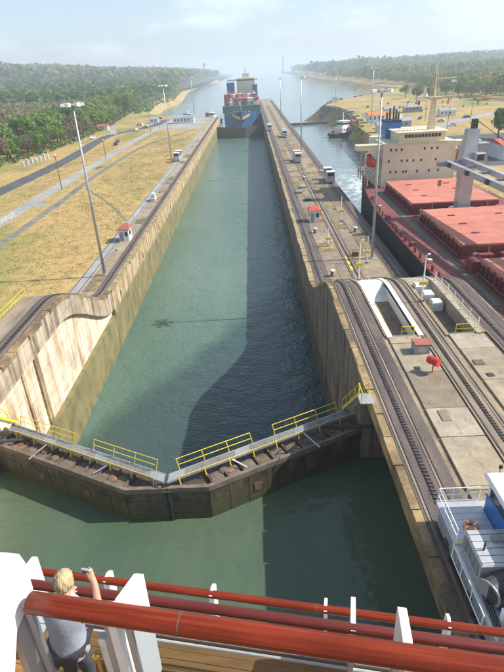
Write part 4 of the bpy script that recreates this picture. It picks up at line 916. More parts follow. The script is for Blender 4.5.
# ------------------------------------------------------------------ container ship beyond the far gate
cs = thing('container_ship', 'blue and green container ship facing us beyond far gate', 'container ship', (.4, 520, SEA))
SX, BY = .6, 428.0
zd = aty(240, 113, 458)[2]
def section(y):
    t = min(1, max(0, (y - BY) / 55.)); return 15.6 * t ** .55, 15.6 * t ** .95
v = []; f = []; ysn = [BY + .2, BY + 3, BY + 8, BY + 16, BY + 28, BY + 42, BY + 56, BY + 200, BY + 215]
for y in ysn:
    a, c = section(y); rise = 3.0 * max(0, 1 - (y - BY) / 26.)
    yb = y + 7 * max(0, 1 - (y - BY) / 40.)
    v += [(SX - a, y, zd + rise), (SX - (a * .35 + c * .65), (y + yb) / 2, SEA + 6), (SX - c * .96, yb, SEA - 3), (SX + c * .96, yb, SEA - 3), (SX + (a * .35 + c * .65), (y + yb) / 2, SEA + 6), (SX + a, y, zd + rise)]
n = len(ysn)
f = [(0, 1, 2, 3, 4, 5), tuple(range(6 * n - 1, 6 * n - 7, -1))] + [(6 * i + k, 6 * i + (k + 1) % 6, 6 * i + 6 + (k + 1) % 6, 6 * i + 6 + k) for i in range(n - 1) for k in range(6)]
MB().add(v, f).build('hull', 'cs_blue', cs)
MB().box(SX - 15.65, SX + 15.65, 466, 472, zd - .3, zd + 5.0).build('breakwater', 'cs_green', cs)
MB().beam((SX, BY + 14, zd + 1.2), (SX, BY + 14, zd + 11), .6, .6).build('foremast', 'mast', cs)
for s in (-1, 1):
    MB().extr([(SX + s * 1.0, BY + 1.5, zd - 1), (SX + s * 7.2, BY + 7.2, zd + 1.0), (SX + s * 6.2, BY + 7.0, zd - .9), (SX + s * .8, BY + 2.4, zd - 3.2)], (0, -1.6, 0)).build('bow_emblem', 'yellow', cs)
    MB().lathe([(.9, 0), (.9, .8)], SX + s * 5, BY + 22, zd, 10).build('windlass', 'steel_grey', cs)
for k in range(5): MB().lathe([(.5, 0), (.5, 1.2), (.8, 1.3)], SX - 6 + 3 * k, BY + 30, zd, 8).build('mushroom_vent', 'ship_white', cs)
z2 = aty(246, 79, 505)[2]
sup = MB(); sup.box(SX - 5.5, SX + 12.5, 580, 594, zd, aty(246, 78, 580)[2]); sup = sup.build('superstructure', 'cream', cs)
zs = aty(246, 78, 580)[2]
MB().box(SX - 15, SX + 15.5, 581, 585, zs - 2.2, zs - .8).build('bridge_wing', 'cream', sup); MB().box(SX - 5, SX + 12, 579.9, 580.1, zs - 2.3, zs - 1.2).build('bridge_window', 'glass_dark', sup)
MB().box(SX + .5, SX + 7, 582, 590, zs, zs + 4.2).build('mast_house', 'cream', sup); MB().tube([(SX + 3.5, 583, zs + 4), (SX + 3.5, 583, zs + 9)], .5, 6).build('radar_mast', 'mast', sup); MB().tube([(SX + 8.5, 583, zs), (SX + 8.5, 583, zs + 4)], .8, 8).build('dome', 'ship_white', sup)
def container(x, y, z, m, label):
    b = MB(); b.bevbox(x - 1.19, x + 1.19, y, y + 12.1, z, z + 2.58, .06); o = b.build('container', m)
    return tag(o, label, 'container', 'containers stacked on the container ship')
nmz = ['red', 'rust coloured', 'blue', 'grey', 'white', 'green', 'orange']
rnd = random.Random(3)
for row, (y, tiers) in enumerate(((472.5, 3), (486, 4), (500, 4), (560, 8))):
    for c in range(12):
        x = SX + (c - 5.5) * 2.5; h = tiers - (1 if rnd.random() < .4 else 0) - (1 if row == 0 and c in (0, 11) else 0)
        if row == 3:
            if 3 <= c <= 9: continue
            h = 8 if c in (0, 1, 2) else 7
        for k in range(h):
            w_ = [7, 5, 1.0, 1.5, 2.5, .4, 1.0] if row < 3 else [1, .6, 6, .5, .5, .2, .1]
            i = rnd.choices(range(7), w_)[0]
            zz = zd + k * 2.6 + (2.4 if row < 3 else 0)
            container(x, y, zz, CONT[i], '%s container, %s column from left, %s tier, %s' % (nmz[i], ordinal(c), ordinal(k), ('front row of the container ship', 'second row of the container ship', 'third row of the container ship', 'tall stacks by the container ship bridge')[row]))
MB().box(SX - 15.3, SX + 15.3, 472, 576, zd - .2, zd + 2.4).build('hatch_deck', 'cs_green', cs)

# ------------------------------------------------------------------ tug, boom, rocks, moored boats
def tug(label, x, y, rz, k=1.0, hullm='black'):
    t = thing('tugboat', label, 'tugboat', (x, y, SEA)); t.rotation_euler.z = rz
    hp = [(0, -13), (2.6, -11.5), (4.4, -7), (5.0, 0), (4.8, 8), (3.8, 12.5), (0, 13.2)]
    hp = [(a * k, c * k) for a, c in hp]; full = hp + [(-a, c) for a, c in reversed(hp[1:-1])]
    lpart(MB().prism([(a * .93, c * .96) for a, c in full], -1.5, .9 * k), 'hull', hullm, t)
    lpart(MB().prism(full, .9 * k, 2.4 * k), 'bulwark', hullm, t); lpart(MB().prism([(a * .9, c * .95) for a, c in full], 2.4 * k, 2.43 * k), 'deck', 'roof_rust', t)
    for q in range(-4, 5): lpart(MB().tube([(4.9 * k, q * 2.2 * k, 1.2), (5.35 * k, q * 2.2 * k, 1.2)], .6, 8), 'tyre_fender', 'rubber', t); lpart(MB().tube([(-4.9 * k, q * 2.2 * k, 1.2), (-5.35 * k, q * 2.2 * k, 1.2)], .6, 8), 'tyre_fender', 'rubber', t)
    h = lpart(MB().bevbox(-3.3 * k, 3.3 * k, -6.5 * k, 4 * k, 2.4 * k, 5.0 * k, .2), 'deck_house', 'ship_white', t)
    for q in range(4): lpart(MB().box(3.3 * k - .02, 3.3 * k + .05, (-5.5 + 2.4 * q) * k, (-4.5 + 2.4 * q) * k, 3.4 * k, 4.3 * k), 'window', 'glass_dark', h); lpart(MB().box(-3.3 * k - .05, -3.3 * k + .02, (-5.5 + 2.4 * q) * k, (-4.5 + 2.4 * q) * k, 3.4 * k, 4.3 * k), 'window', 'glass_dark', h)
    wh = lpart(MB().bevbox(-2.3 * k, 2.3 * k, -5 * k, 0, 5 * k, 8.0 * k, .3), 'wheelhouse', 'ship_white', t)
    lpart(MB().box(-2.35 * k, 2.35 * k, -5.05 * k, .05, 6.3 * k, 7.3 * k), 'window_band', 'glass_dark', wh); lpart(MB().bevbox(-2.6 * k, 2.6 * k, -5.3 * k, .3, 8 * k, 8.25 * k, .1), 'roof', 'ship_white', wh)
    for s in (-1, 1): lpart(MB().bevbox((s * 2.2 - .6) * k, (s * 2.2 + .6) * k, 1.2 * k, 3 * k, 5 * k, 8.4 * k, .15), 'funnel', 'red', t)
    lpart(MB().tube([(0, -2.5 * k, 8 * k), (0, -2.5 * k, 12.5 * k)], .22, 6), 'mast', 'ship_white', t); lpart(MB().beam((-1.6, -2.5 * k, 10.5 * k), (1.6, -2.5 * k, 10.5 * k), .2, .2), 'yard', 'ship_white', t)
    lpart(MB().tube([(-1.3, -9.5 * k, 3.2 * k), (1.3, -9.5 * k, 3.2 * k)], .9, 10), 'tow_winch', 'roof_rust', t)
tug('black hulled tugboat with white wheelhouse in the right lane', 71.5, 372, R(-52), 1.2)
p = atz(196, 112, SEA); tug('dark moored workboat left of the container ship', -32.0, 540, R(75), 1.0, 'navy')
tug('small moored workboat by the left approach wall', -58, 575, R(60), .8, 'black')
t = thing('floating_boom', 'dark low floating boom across the right lane', 'boom', (60, 463, SEA))
for k in range(9): x0 = CR + .5 + 4.6 * k; MB().bevbox(x0, x0 + 4.5, 461.5, 464.5, SEA - .6, SEA + 1.7, .2).build('pontoon', 'steel_dark', t)
V = []; F = []
b = MB()
for k in range(280):
    if k < 280: q = rnd.random(); i = rnd.randint(2, 6); a, c = RSH[i], RSH[i + 1]
    else: q = rnd.random(); i = rnd.randint(0, 4); a, c = LSH[i], LSH[i + 1]
    o = rnd.uniform(-1, 8); s = rnd.uniform(.8, 2.2)
    d = Vector((c[0] - a[0], c[1] - a[1])).normalized(); nn = Vector((d.y, -d.x)) * (-1 if k < 280 else 1)
    x = a[0] + (c[0] - a[0]) * q + nn.x * o; y = a[1] + (c[1] - a[1]) * q + nn.y * o; z = -.6 - 12 * max(0, o) / 9
    pts = [Vector((rnd.gauss(0, 1), rnd.gauss(0, 1), rnd.gauss(0, .7))).normalized() * s * rnd.uniform(.75, 1.2) for _ in range(8)]
    b.hexa([(x + u * s * rnd.uniform(.7, 1.1), y + w_ * s * rnd.uniform(.7, 1.1), z + h * s * rnd.uniform(.5, .9)) for h in (-1, 1) for u, w_ in ((-1, -1), (1, -1), (1, 1), (-1, 1))])
tag(b.build('riprap', 'rock'), 'rough rocks along the water edge', 'rocks', None, 'stuff')

# ------------------------------------------------------------------ vehicles and buildings at middle distance
def car(label, x, y, z, rz, m, van=False):
    t = thing('parked_car', label, 'car', (x, y, z), 'parked vehicles'); t.rotation_euler.z = rz
    h = 1.05 if not van else 1.2
    sidep = [(-2.2, .35), (2.2, .35), (2.25, .75), (2.1, .95 if not van else 1.1), (1.15, 1.02), (.55, 1.5), (-1.2, 1.52), (-1.85, 1.0), (-2.25, .9)] if not van else [(-2.4, .35), (2.4, .35), (2.45, 1.0), (1.6, 1.2), (1.1, 2.0), (-2.35, 2.05), (-2.4, 1.2)]
    lpart(MB().extr([(-.86, a, c) for a, c in sidep], (1.72, 0, 0)), 'body', m, t)
    g = [(1.0, 1.05), (.5, 1.45), (-1.15, 1.46), (-1.65, 1.05)] if not van else [(1.5, 1.25), (1.08, 1.9), (.2, 1.9), (.2, 1.25)]
    lpart(MB().extr([(-.88, a, c) for a, c in g], (1.76, 0, 0)), 'windows', 'glass_dark', t)
    for yy in (-1.4, 1.4):
        for s in (-.82, .82): lpart(MB().tube([(s - .1, yy, .33), (s + .1, yy, .33)], .33, 10), 'wheel', 'rubber', t)
cl = ['white', 'silver', 'blue', 'black', 'red']
for k, (px, py, rz, i, van, lb) in enumerate(((140, 126, 1.2, 0, True, 'white van parked where the road bends'), (146, 128, 1.5, 1, False, 'silver car beside the white van at the bend'), (153, 122, .3, 0, True, 'white van farthest along the left yard'), (137, 131, .2, 0, False, 'white car on the left road bend'),
        (116, 145, .1, 3, False, 'dark car on the pale lane'), (118, 142, .1, 4, False, 'dark red car just beyond the dark car'), (93, 139, -.2, 0, False, 'white car parked under the roadside trees'), (160, 119, .8, 3, False, 'dark car in the far left yard'))):
    q = atz(px, py, -.23); car(lb, q[0], q[1], -.22, rz, CARS[i], van)
for k in range(10):
    i = (2, 2, 3, 1, 2, 0, 3, 2, 1, 2)[k]; x, y = 88 + 3.2 * (k % 5), 208 + 9 * (k // 5)
    car('%s car, %s from the crane in the %s row of car park' % (cl[i], ordinal(k % 5), ('nearer', 'farther')[k // 5]), x, y, -.58, .1, CARS[i])
def utility_pole(label, x, y, z, h):
    t = thing('utility_pole', label, 'pole', (x, y, z), 'thin poles')
    MB().tube([(x, y, z), (x, y, z + h)], [.16, .1], 6).build('post', 'bark', t); MB().beam((x - .9, y, z + h - .5), (x + .9, y, z + h - .5), .12, .12).build('cross_arm', 'bark', t); MB().cbox(x, y, z + h, .5, .5, .35).build('lamp_head', 'ship_white', t)
def building(label, x, y, z, sx, sy, h, wallm, roofm, cat='building'):
    t = thing('building', label, cat, (x, y, z))
    w_ = MB(); w_.box(x - sx / 2, x + sx / 2, y - sy / 2, y + sy / 2, z - .1, z + h); w_ = w_.build('wall', wallm, t)
    MB().hexa([(x - sx / 2 - .5, y - sy / 2 - .5, z + h), (x + sx / 2 + .5, y - sy / 2 - .5, z + h), (x + sx / 2 + .5, y + sy / 2 + .5, z + h), (x - sx / 2 - .5, y + sy / 2 + .5, z + h),
               (x - sx / 2 - .5, y - .2, z + h + 1.3), (x + sx / 2 + .5, y - .2, z + h + 1.3), (x + sx / 2 + .5, y + .2, z + h + 1.3), (x - sx / 2 - .5, y + .2, z + h + 1.3)]).build('roof', roofm, t)
    for k in range(max(2, int(sx / 2.6))):
        xx = x - sx / 2 + 1.2 + k * 2.5
        if xx + .7 < x + sx / 2: MB().box(xx - .5, xx + .5, y - sy / 2 - .04, y - sy / 2 + .03, z + h * .4, z + h * .78).build('window', 'glass_dark', w_)
    MB().box(x + sx / 2 - .03, x + sx / 2 + .04, y - .6, y + .6, z, z + 2.1).build('door', 'steel_grey', w_)
q = atz(184, 125, 0); building('low white building with pale roof by the left wall end', q[0] - 2, q[1] + 20, -.25, 15, 8, 4, 'white', 'galv')
q = atz(148, 124, 0); building('small white guard building beside the left yard', q[0] + 4, q[1] + 8, -.25, 6, 5, 3.2, 'ship_white', 'galv')
q = atz(108, 130, 0); building('small tan shed under the trees at road bend', q[0] - 3, q[1], -.25, 7, 5, 3, 'cream', 'roof_rust')
q = atz(492, 152, 0); building('long building with red roof beyond the car park', q[0] + 12, q[1] - 8, -.6, 30, 14, 5, 'white', 'roof_red')
q = atz(377, 122, -.6); building('small white building with orange roof on right bank', q[0], q[1], -.6, 12, 8, 4.5, 'ship_white', 'orange')
q = atz(325, 114, -.6); building('tiny white beacon house on the rocky point', 92, 560, -.6, 5, 5, 5, 'ship_white', 'galv')
q = atz(396, 128, -.6); building('grey shed on the right bank behind the funnel', q[0], q[1], -.6, 14, 9, 4, 'steel_grey', 'galv')
for k in range(9): building('pale house on far right shore, %s' % ('nearest the point', 'second from the point', 'third from the point', 'fourth from the point', 'fifth from the point', 'sixth from the point', 'seventh from the point', 'eighth from the point', 'farthest from the point')[k], 262 + 11 * (k % 3) + k * 3, 1750 + 170 * k, -.6, 16, 12, 7, ('white', 'cream')[k % 2], ('roof_rust', 'roof_red', 'galv')[k % 3], 'house')
for k, (px, py, i, van, lb) in enumerate(((398, 118, 0, True, 'white van on the right bank left of the funnel'), (441, 122, 1, False, 'silver car on the pale road behind the bridge'), (452, 126, 0, False, 'white car on the pale road above the bridge roof'), (466, 118, 3, False, 'dark car high on the right bank road'), (434, 112, 0, True, 'white van farthest back on the right bank'), (420, 119, 2, False, 'blue car behind the bulk carrier mast'))):
    q = atz(px, py, -.58); car(lb, q[0], q[1], -.58, .6 + .4 * k, CARS[i], van)
for px, py, sx, m, lb in ((390, 114, 9, 'cream', 'cream shed near the right shore'), (412, 112, 12, 'steel_grey', 'grey workshop between funnel and mast'), (446, 116, 10, 'white', 'white office right of the mast'), (384, 132, 8, 'white', 'white kiosk close to the tug berth')):
    q = atz(px, py, -.6); building(lb, q[0], q[1], -.6, sx, 7, 3.6, m, 'galv')
for k, (px, py) in enumerate(((405, 126), (425, 121), (447, 130), (470, 124))):
    q = atz(px, py, -.6); utility_pole('%s thin pole from the left on the right bank' % ordinal(k), q[0], q[1], -.6, 11)
# white markers beneath the trees, work trolleys
for k in range(7):
    x, y = -91 + .7 * k, 232 + 3.2 * k; o = thing('marker_stone', '%s white marker from the left along the tree edge' % ordinal(k), 'marker', (x, y, -.25), 'white markers by the trees')
    MB().bevbox(x - .5, x + .5, y - .25, y + .25, -.3, 1.6 + .5 * (k % 3), .12).build('slab', 'ship_white', o)
# radio tower and water tower
t = thing('radio_tower', 'lattice radio tower far off on the horizon', 'tower', (214, 3500, -1))
for a, c in ((-6, -6), (6, -6), (6, 6), (-6, 6)): MB().beam((214 + a, 3500 + c, -1), (214 + a * .12, 3500 + c * .12, 105), 1.6, 1.6).build('leg', 'steel_grey', t)
for k in range(9): s = 6 * (1 - k * .105); z = k * 11.5; MB().box(214 - s - .5, 214 + s + .5, 3499 - s, 3501 + s, z, z + 1.3).build('brace', 'steel_grey', t)
MB().box(208, 220, 3495, 3505, 52, 58).build('platform', 'steel_grey', t); MB().tube([(214, 3500, 104), (214, 3500, 122)], .8, 6).build('antenna', 'steel_grey', t)
t = thing('water_tower', 'faint water tower above the left headland trees', 'tower', (-190, 2590, 0))
MB().tube([(-190, 2590, 0), (-190, 2590, 58)], 1.5, 8).build('stem', 'steel_grey', t); MB().lathe([(1, 0), (6, 5), (6, 12), (1, 15)], -190, 2590, 56, 12).build('tank', 'steel_grey', t)
for px, py, pt, lb in ((62, 189, 155, 'thin lamp pole between road and pale lane'), (106, 159, 140, 'thin lamp pole further along the pale lane'), (151, 133, 112, 'thin pole near the left yard'), (160, 128, 116, 'thin pole behind the white guard building')):
    q = atz(px, py, -.25); d = ray(px - 3, pt); s_ = (q[1]) / d[1]; utility_pole(lb, q[0], q[1], -.25, CAM[2] + s_ * d[2] + .25)

# ------------------------------------------------------------------ vegetation
def leaf_quads(P, N, size):
    """random leaf-clump quads at points P, loosely facing N"""
    n = len(P); d = N + rng.normal(0, .55, (n, 3)); d /= np.linalg.norm(d, axis=1)[:, None] + 1e-9
    a = np.cross(d, rng.normal(0, 1, (n, 3))); a /= np.linalg.norm(a, axis=1)[:, None] + 1e-9; c = np.cross(d, a)
    s = (size * rng.uniform(.55, 1.3, n))[:, None]; r = rng.uniform(.5, .9, n)[:, None]
    V = np.stack([P - a * s, P - c * s * r + d * s * .15, P + a * s, P + c * s * r + d * s * .15], 1).reshape(-1, 3)
    return V, np.arange(4 * n).reshape(n, 4)
def crown_points(n, rx, rz, lobes, seed):
    g = np.random.default_rng(seed); C_ = []; 
    for k in range(lobes):
        a = g.uniform(0, 6.28); q = g.uniform(.15, .68); C_.append((math.cos(a) * rx * q, math.sin(a) * rx * q, g.uniform(-.35, .6) * rz, g.uniform(.30, .52)))
    C_.append((0, 0, .25 * rz, .5)); C_ = np.array(C_)
    i = g.integers(0, len(C_), n); d = g.normal(0, 1, (n, 3)); d /= np.linalg.norm(d, axis=1)[:, None]
    r = g.uniform(.35, 1, n) ** .4
    P = C_[i, :3] + d * (C_[i, 3:4] * r[:, None]) * np.array([rx, rx, rz * .95])
    return P, d
def tree_template(kind, seed):
    g = random.Random(seed); t = thing('tree', 'x', 'tree', (0, 0, 0)); H = 14.
    trunk = MB(); trunk.tube([(0, 0, -.3), (.15, .1, 3), (.3, -.1, 6.5), (.2, .1, 10)], [.45, .34, .26, .12], 8)
    for k in range(7):
        a = k * .9 + g.uniform(-.3, .3); z = 4 + .7 * k; l = g.uniform(3, 4.6)
        trunk.tube([(.2, 0, z), (math.cos(a) * l * .5, math.sin(a) * l * .5, z + 1.6), (math.cos(a) * l, math.sin(a) * l, z + 2.8)], [.2, .13, .05], 5)
    lpart(trunk, 'trunk', 'bark', t)
    n = 420 if kind == 'bare' else 1500
    P, d = crown_points(n, 6.0, 5.6, 11, seed); P[:, 2] += 7.4
    V, F = leaf_quads(P, d, .5); o = numpy_mesh('crown', V, F, 'leaf_dry' if kind in ('dry', 'bare') else 'leaf'); o.parent = t
    return t
TT = [tree_template(k, 20 + i) for i, k in enumerate(('green', 'green', 'green', 'dry', 'bare', 'green'))]
used = [False] * len(TT)
def plant(i, x, y, z, s, label, group, sz=1.):
    t = copy_tree(TT[i]); t.location = (x, y, z); t.scale = (s, s, s * sz); t.rotation_euler.z = random.uniform(0, 6.28)
    tag(t, label, 'tree', group); return t
GT = 'trees lining the left road'
def tl(y): return np.interp(y, [120, 200, 238, 265, 325, 423, 571], [-112, -108, -104, -99, -97, -101, -117])
kinds = {3: 'brownish dry tree', 4: 'nearly bare tree'}
y = 212.; k = 0; k2 = 0
while y < 600:
    i = random.choices(range(6), [4, 4, 4, 1.0, .8, 4])[0]; s = random.uniform(.75, 1.25)
    plant(i, tl(y) + random.uniform(-1.5, 1.5), y, -.3, s, '%s, %s from left in the front roadside row' % (kinds.get(i, 'leafy green tree'), ordinal(k)), GT, random.uniform(.9, 1.15))
    if k % 2 == 0:
        i = random.choices(range(6), [4, 4, 4, 1.4, .4, 4])[0]
        plant(i, tl(y) - random.uniform(8, 11), y + 3, -.3, random.uniform(1.1, 1.6), '%s, %s from left in the second roadside row' % (kinds.get(i, 'leafy green tree'), ordinal(k2)), GT); k2 += 1
    y += random.uniform(6.5, 10); k += 1
big = atz(38, 150, 0)
plant(0, big[0] - 6, big[1], -.3, 1.45, 'large rounded bright green tree tallest in the left front row', None)
plant(1, tl(300) - 4, 300, -.3, 1.35, 'large dark green tree left of the near lamp mast head', None)
q = atz(130, 116, 0); plant(2, q[0] - 4, q[1], -.3, 1.6, 'big isolated dark tree where the track meets the shore', None)
q = atz(483, 141, -.6); plant(0, q[0] + 9, q[1] + 6, -.6, 1.1, 'leafy green tree beyond the red roofed building', None)
for k, (px, py) in enumerate(((440, 102), (455, 100), (468, 98), (482, 98), (497, 97), (425, 103), (412, 100))):
    q = atz(px, py, -.6); plant((0, 1, 2, 5, 0, 3, 1)[k], q[0], q[1] + 25, -.9, 1.05, '%s tree along the front edge of the right bank woods' % ('sixth', 'fifth', 'fourth', 'third', 'second rightmost', 'seventh', 'leftmost')[k], 'trees at the edge of right bank woods')
for t in TT:
    for ch in list(t.children): bpy.data.objects.remove(ch)
    bpy.data.objects.remove(t)

def forest(name, pts, size, leaves, leaf, label, m='leaf_far', flat=.8):
    base = []
    for s in range(8):
        P, d = crown_points(leaves, 1.0, flat, 8, 100 + s); base.append((P, d))
    Ps = []; Ns = []; Ss = []
    for k, (x, y, z) in enumerate(pts):
        P, d = base[k % 8]; s = size * rng.uniform(.65, 1.35); a = rng.uniform(0, 6.28); c_, s_ = math.cos(a), math.sin(a)
        Rz = np.array([[c_, -s_, 0], [s_, c_, 0], [0, 0, 1]])
        Ps.append(P @ Rz.T * s + np.array([x, y, z + s * 1.0])); Ns.append(d @ Rz.T); Ss.append(np.full(len(P), leaf * s / size))
    V, F = leaf_quads(np.concatenate(Ps), np.concatenate(Ns), np.concatenate(Ss))
    return tag(numpy_mesh(name, V, F, m), label, 'forest', None, 'stuff')
def scatter_left(y0, y1, sp, x_in, xlim):
    pts = []; y = y0
    while y < y1:
        x = x_in(y)
        while x > xlim(y):
            xx, yy = x + rng.uniform(-.45, .45) * sp, y + rng.uniform(-.45, .45) * sp
            pts.append((xx, yy, float(hill_h(np.array(xx), np.array(yy))) - .6)); x -= sp
        y += sp * .9
    return pts
shore_x = lambda y: np.interp(y, [560, 642, 782, 921, 1435, 2200, 2790], [-112, -126, -137, -132, -175, -205, -172])
xin = lambda y: (tl(y) - 15) if y < 560 else shore_x(y)
edge = lambda y: -.56 * y - 45
forest('forest', scatter_left(150, 620, 10.5, xin, edge), 6.6, 170, .85, 'dense mixed woodland behind the left road trees')
forest('forest', scatter_left(620, 1400, 17, xin, edge), 10.5, 90, 1.9, 'hazy woodland on the left hillside')
forest('forest', scatter_left(1400, 3000, 36, xin, edge), 21, 70, 4.6, 'far blue green wooded hills on the left', flat=.6)
def scatter_right(y0, y1, sp, x0, xlim):
    pts = []; y = y0
    while y < y1:
        x = x0(y)
        while x < xlim(y):
            xx, yy = x + rng.uniform(-.45, .45) * sp, y + rng.uniform(-.45, .45) * sp
            pts.append((xx, yy, float(hill_r(np.array(xx), np.array(yy))) - .9)); x += sp
        y += sp * .9
    return pts
rx0 = lambda y: np.interp(y, [470, 640, 760, 900, 1057, 1280, 1580, 3300], [215, 215, 235, 258, 235, 262, 245, 330])
redge = lambda y: .62 * y + 60
forest('forest', scatter_right(470, 1000, 12, rx0, redge), 9.0, 130, 1.25, 'green woods on the right bank behind bulk carrier')
forest('forest', scatter_right(1000, 1800, 22, rx0, redge), 13, 80, 2.5, 'hazy woods along the far right shore')
forest('forest', scatter_right(1800, 4200, 50, rx0, redge), 26, 60, 6.0, 'faint far wooded ridge on the right', flat=.55)
def scrub(label, pts, s): return forest('scrub', pts, s, 60, .35 * s, label, 'leaf', .7)
scrub('low bushes at the foot of the roadside trees', [(tl(y) + rng.uniform(0, 5), y, -.5) for y in np.arange(140, 560, 2.4)], 1.5)
def bank_pts(n, y0, y1):
    out = []
    for _ in range(n):
        y = rng.uniform(y0, y1); o = rng.uniform(-4, 9); out.append((shore_x(y) + 7 + o, y, -.8 - max(0, o) * .75))
    return out
scrub('low bushes along the left shore', bank_pts(620, 540, 1500), 2.4)
scrub('low bushes on the right bank slope', [(np.interp(y, [255, 320, 362, 430, 488], [68.5, 71, 79, 85, 82]) - rng.uniform(-2, 6), y, -1.2 - rng.uniform(0, 3)) for y in rng.uniform(300, 488, 110)], 1.1)
scrub('scattered shrubs on the right bank', [(rng.uniform(100, 260), rng.uniform(380, 560), -.8) for _ in range(40)], 1.2)

P = np.stack([rng.uniform(-72, -25, 4200), rng.uniform(82, 330, 4200), np.full(4200, -.2)], 1)
P = P[(np.abs(P[:, 0] + 58.3) > 3.2) & (np.abs(P[:, 0] + 50) > 2.6)]; P = np.repeat(P, 9, 0); P += rng.normal(0, 1, P.shape) * np.array([.7, .7, .05]); P[:, 2] = np.abs(P[:, 2] + .2) - .22
V_, F_ = leaf_quads(P, np.tile([.3, 0, 1.], (len(P), 1)), .15)
tag(numpy_mesh('grass_tufts', V_, F_, 'tuft'), 'dry tufts scattered over the left grass field', 'grass', None, 'stuff')

# ------------------------------------------------------------------ cruise ship under the camera
cru = thing('cruise_ship', 'white cruise ship decks with varnished rails below the camera', 'cruise ship', (8, 2, UPW))
SL = -.185
ry = lambda x, y0: y0 + SL * (x - 8.15)
nrm = Vector((-SL, 1, 0)).normalized(); tang = Vector((1, SL, 0)).normalized()
def tier(name, y0, z0, z1, m): return MB().prism([(-14.5, -40), (14.6, -40), (14.6, ry(14.6, y0)), (2, ry(2, y0)), (-8, ry(1, y0)), (-14.5, ry(4, y0))], z0, z1).build(name, m, cru)
tier('hull', 4.5, UPW - 3, 24.5, 'ship_white'); tier('lower_deckhouse', 2.6, 24.5, 25.3, 'ship_white'); tier('middle_deck', 3.97, 25.3, 25.44, 'ship_white')
tier('upper_deckhouse', .6, 25.44, 27.9, 'ship_white'); tier('upper_deck', 1.66, 27.9, 28.02, 'plank'); tier('camera_deckhouse', -.2, 28.02, 30.2, 'ship_white')
def strip(name, y0, y1, z0, z1, m, x0=2.5, x1=14.5): return MB().prism([(x0, ry(x0, y0)), (x1, ry(x1, y0)), (x1, ry(x1, y1)), (x0, ry(x0, y1))], z0, z1).build(name, m, cru)
for k in range(22): y0 = 1.25 + k * .115; strip('deck_plank', y0, y0 + .108, 25.46, 25.55 + .002 * (k % 3), 'plank')
strip('caulking', 1.2, 3.77, 25.44, 25.458, 'steel_dark')
for y0, y1, h, m in ((3.785, 3.82, 25.60, 'galv'), (3.82, 3.845, 25.5, 'steel_dark'), (3.845, 3.885, 25.58, 'galv'), (3.885, 3.91, 25.5, 'steel_dark'), (3.91, 3.96, 25.57, 'ship_white')): strip('gutter', y0, y1, 25.44, h, m)
def wood_rail(y0, z, r, m, x0=2.6, x1=14.4, flat=.8):
    pts = [(x0 + (x1 - x0) * k / 40, ry(x0 + (x1 - x0) * k / 40, y0), z) for k in range(41)]
    return MB().tube(pts, r, 14, True, flat).build('handrail', m, cru, True)
def fin(x, y0, z, s, k, w, drop, m='ship_white'):
    p0 = Vector((x, ry(x, y0), z))
    P = [(-.05, -drop), (-.05, -.02), (.08, .0), (s - .03, -k), (s, -k - .03), (s - .02, -drop)]
    return MB().extr([p0 + nrm * a + Vector((0, 0, c)) - tang * (w / 2) for a, c in P], tang * w).build('stanchion_fin', m, cru)
Z1, Y1 = 29.1, 1.745
Y2, Z2, Y3, Z3 = 3.54, 26.62, 4.44, 25.6
r1 = wood_rail(Y1, Z1, .066, 'teak', 6.70, 14.2, .85); wood_rail(Y2, Z2, .060, 'teak_b'); wood_rail(Y3, Z3, .058, 'teak')
for x in (7.62, 9.9, 11.6): MB().tube([(x - .004, ry(x - .004, Y1), Z1), (x + .004, ry(x + .004, Y1), Z1)], .0668, 14, True, .85).build('rail_joint', 'bark', cru)
for x in (4.2, 6.4, 8.7, 10.6): MB().tube([(x - .004, ry(x - .004, Y3), Z3), (x + .004, ry(x + .004, Y3), Z3)], .0588, 14, True, .8).build('rail_joint', 'bark', cru)
FX1 = [7.23, 8.84, 10.5, 12.1]
for x in FX1: fin(x, Y1, Z1 + .02, .36, .10, .05, 1.12)
for x in (3.3, 5.15, 8.97, 10.9, 12.7): fin(x, Y2, Z2 + .05, .38, .04, .05, 1.1)
for k in range(8): fin(3.2 + 1.5 * k - .38, Y3, Z3 + .05, .18, .04, .04, 1.1)
for a, c in zip([6.60] + FX1[:-1], FX1):               # glass screens under the near rail
    xa, xb = a + .07, c - .06
    MB().prism([(xa, ry(xa, Y1) - .006), (xb, ry(xb, Y1) - .006), (xb, ry(xb, Y1) + .006), (xa, ry(xa, Y1) + .006)], 28.1, Z1 - .03).build('glass_panel', 'glass', cru)
    MB().beam((xa, ry(xa, Y1), 28.07), (xb, ry(xb, Y1), 28.07), .05, .06).build('panel_sill', 'ship_white', cru)
    for x in (xa, xb): MB().beam((x, ry(x, Y1), 28.03), (x, ry(x, Y1), Z1 - .03), .035, .03).build('panel_frame', 'galv', cru)
for x in FX1:
    MB().beam((x - .10, ry(x - .1, Y1) + .02, 28.0), (x - .10, ry(x - .1, Y1) + .02, Z1 - .25), .09, .05).build('panel_post', 'ship_white', cru)
    MB().lathe([(.02, 0), (.03, .015), (.03, .035), (.012, .05)], x - .16, ry(x, Y1) - .03, Z1 - .36, 10).build('brass_knob', 'brass', cru, True)
    MB().tube([(x - .16, ry(x, Y1) - .03, 28.02), (x - .16, ry(x, Y1) - .03, Z1 - .34)], .012, 6).build('brass_rod', 'brass', cru)
for z in (26.25, 25.9): MB().tube([(2.6, ry(2.6, Y2), z), (14.4, ry(14.4, Y2), z)], .018, 8).build('pipe_rail', 'ship_white', cru)
for z in (25.25, 24.9): MB().tube([(2.6, ry(2.6, Y3), z), (14.4, ry(14.4, Y3), z)], .018, 8).build('pipe_rail', 'ship_white', cru)
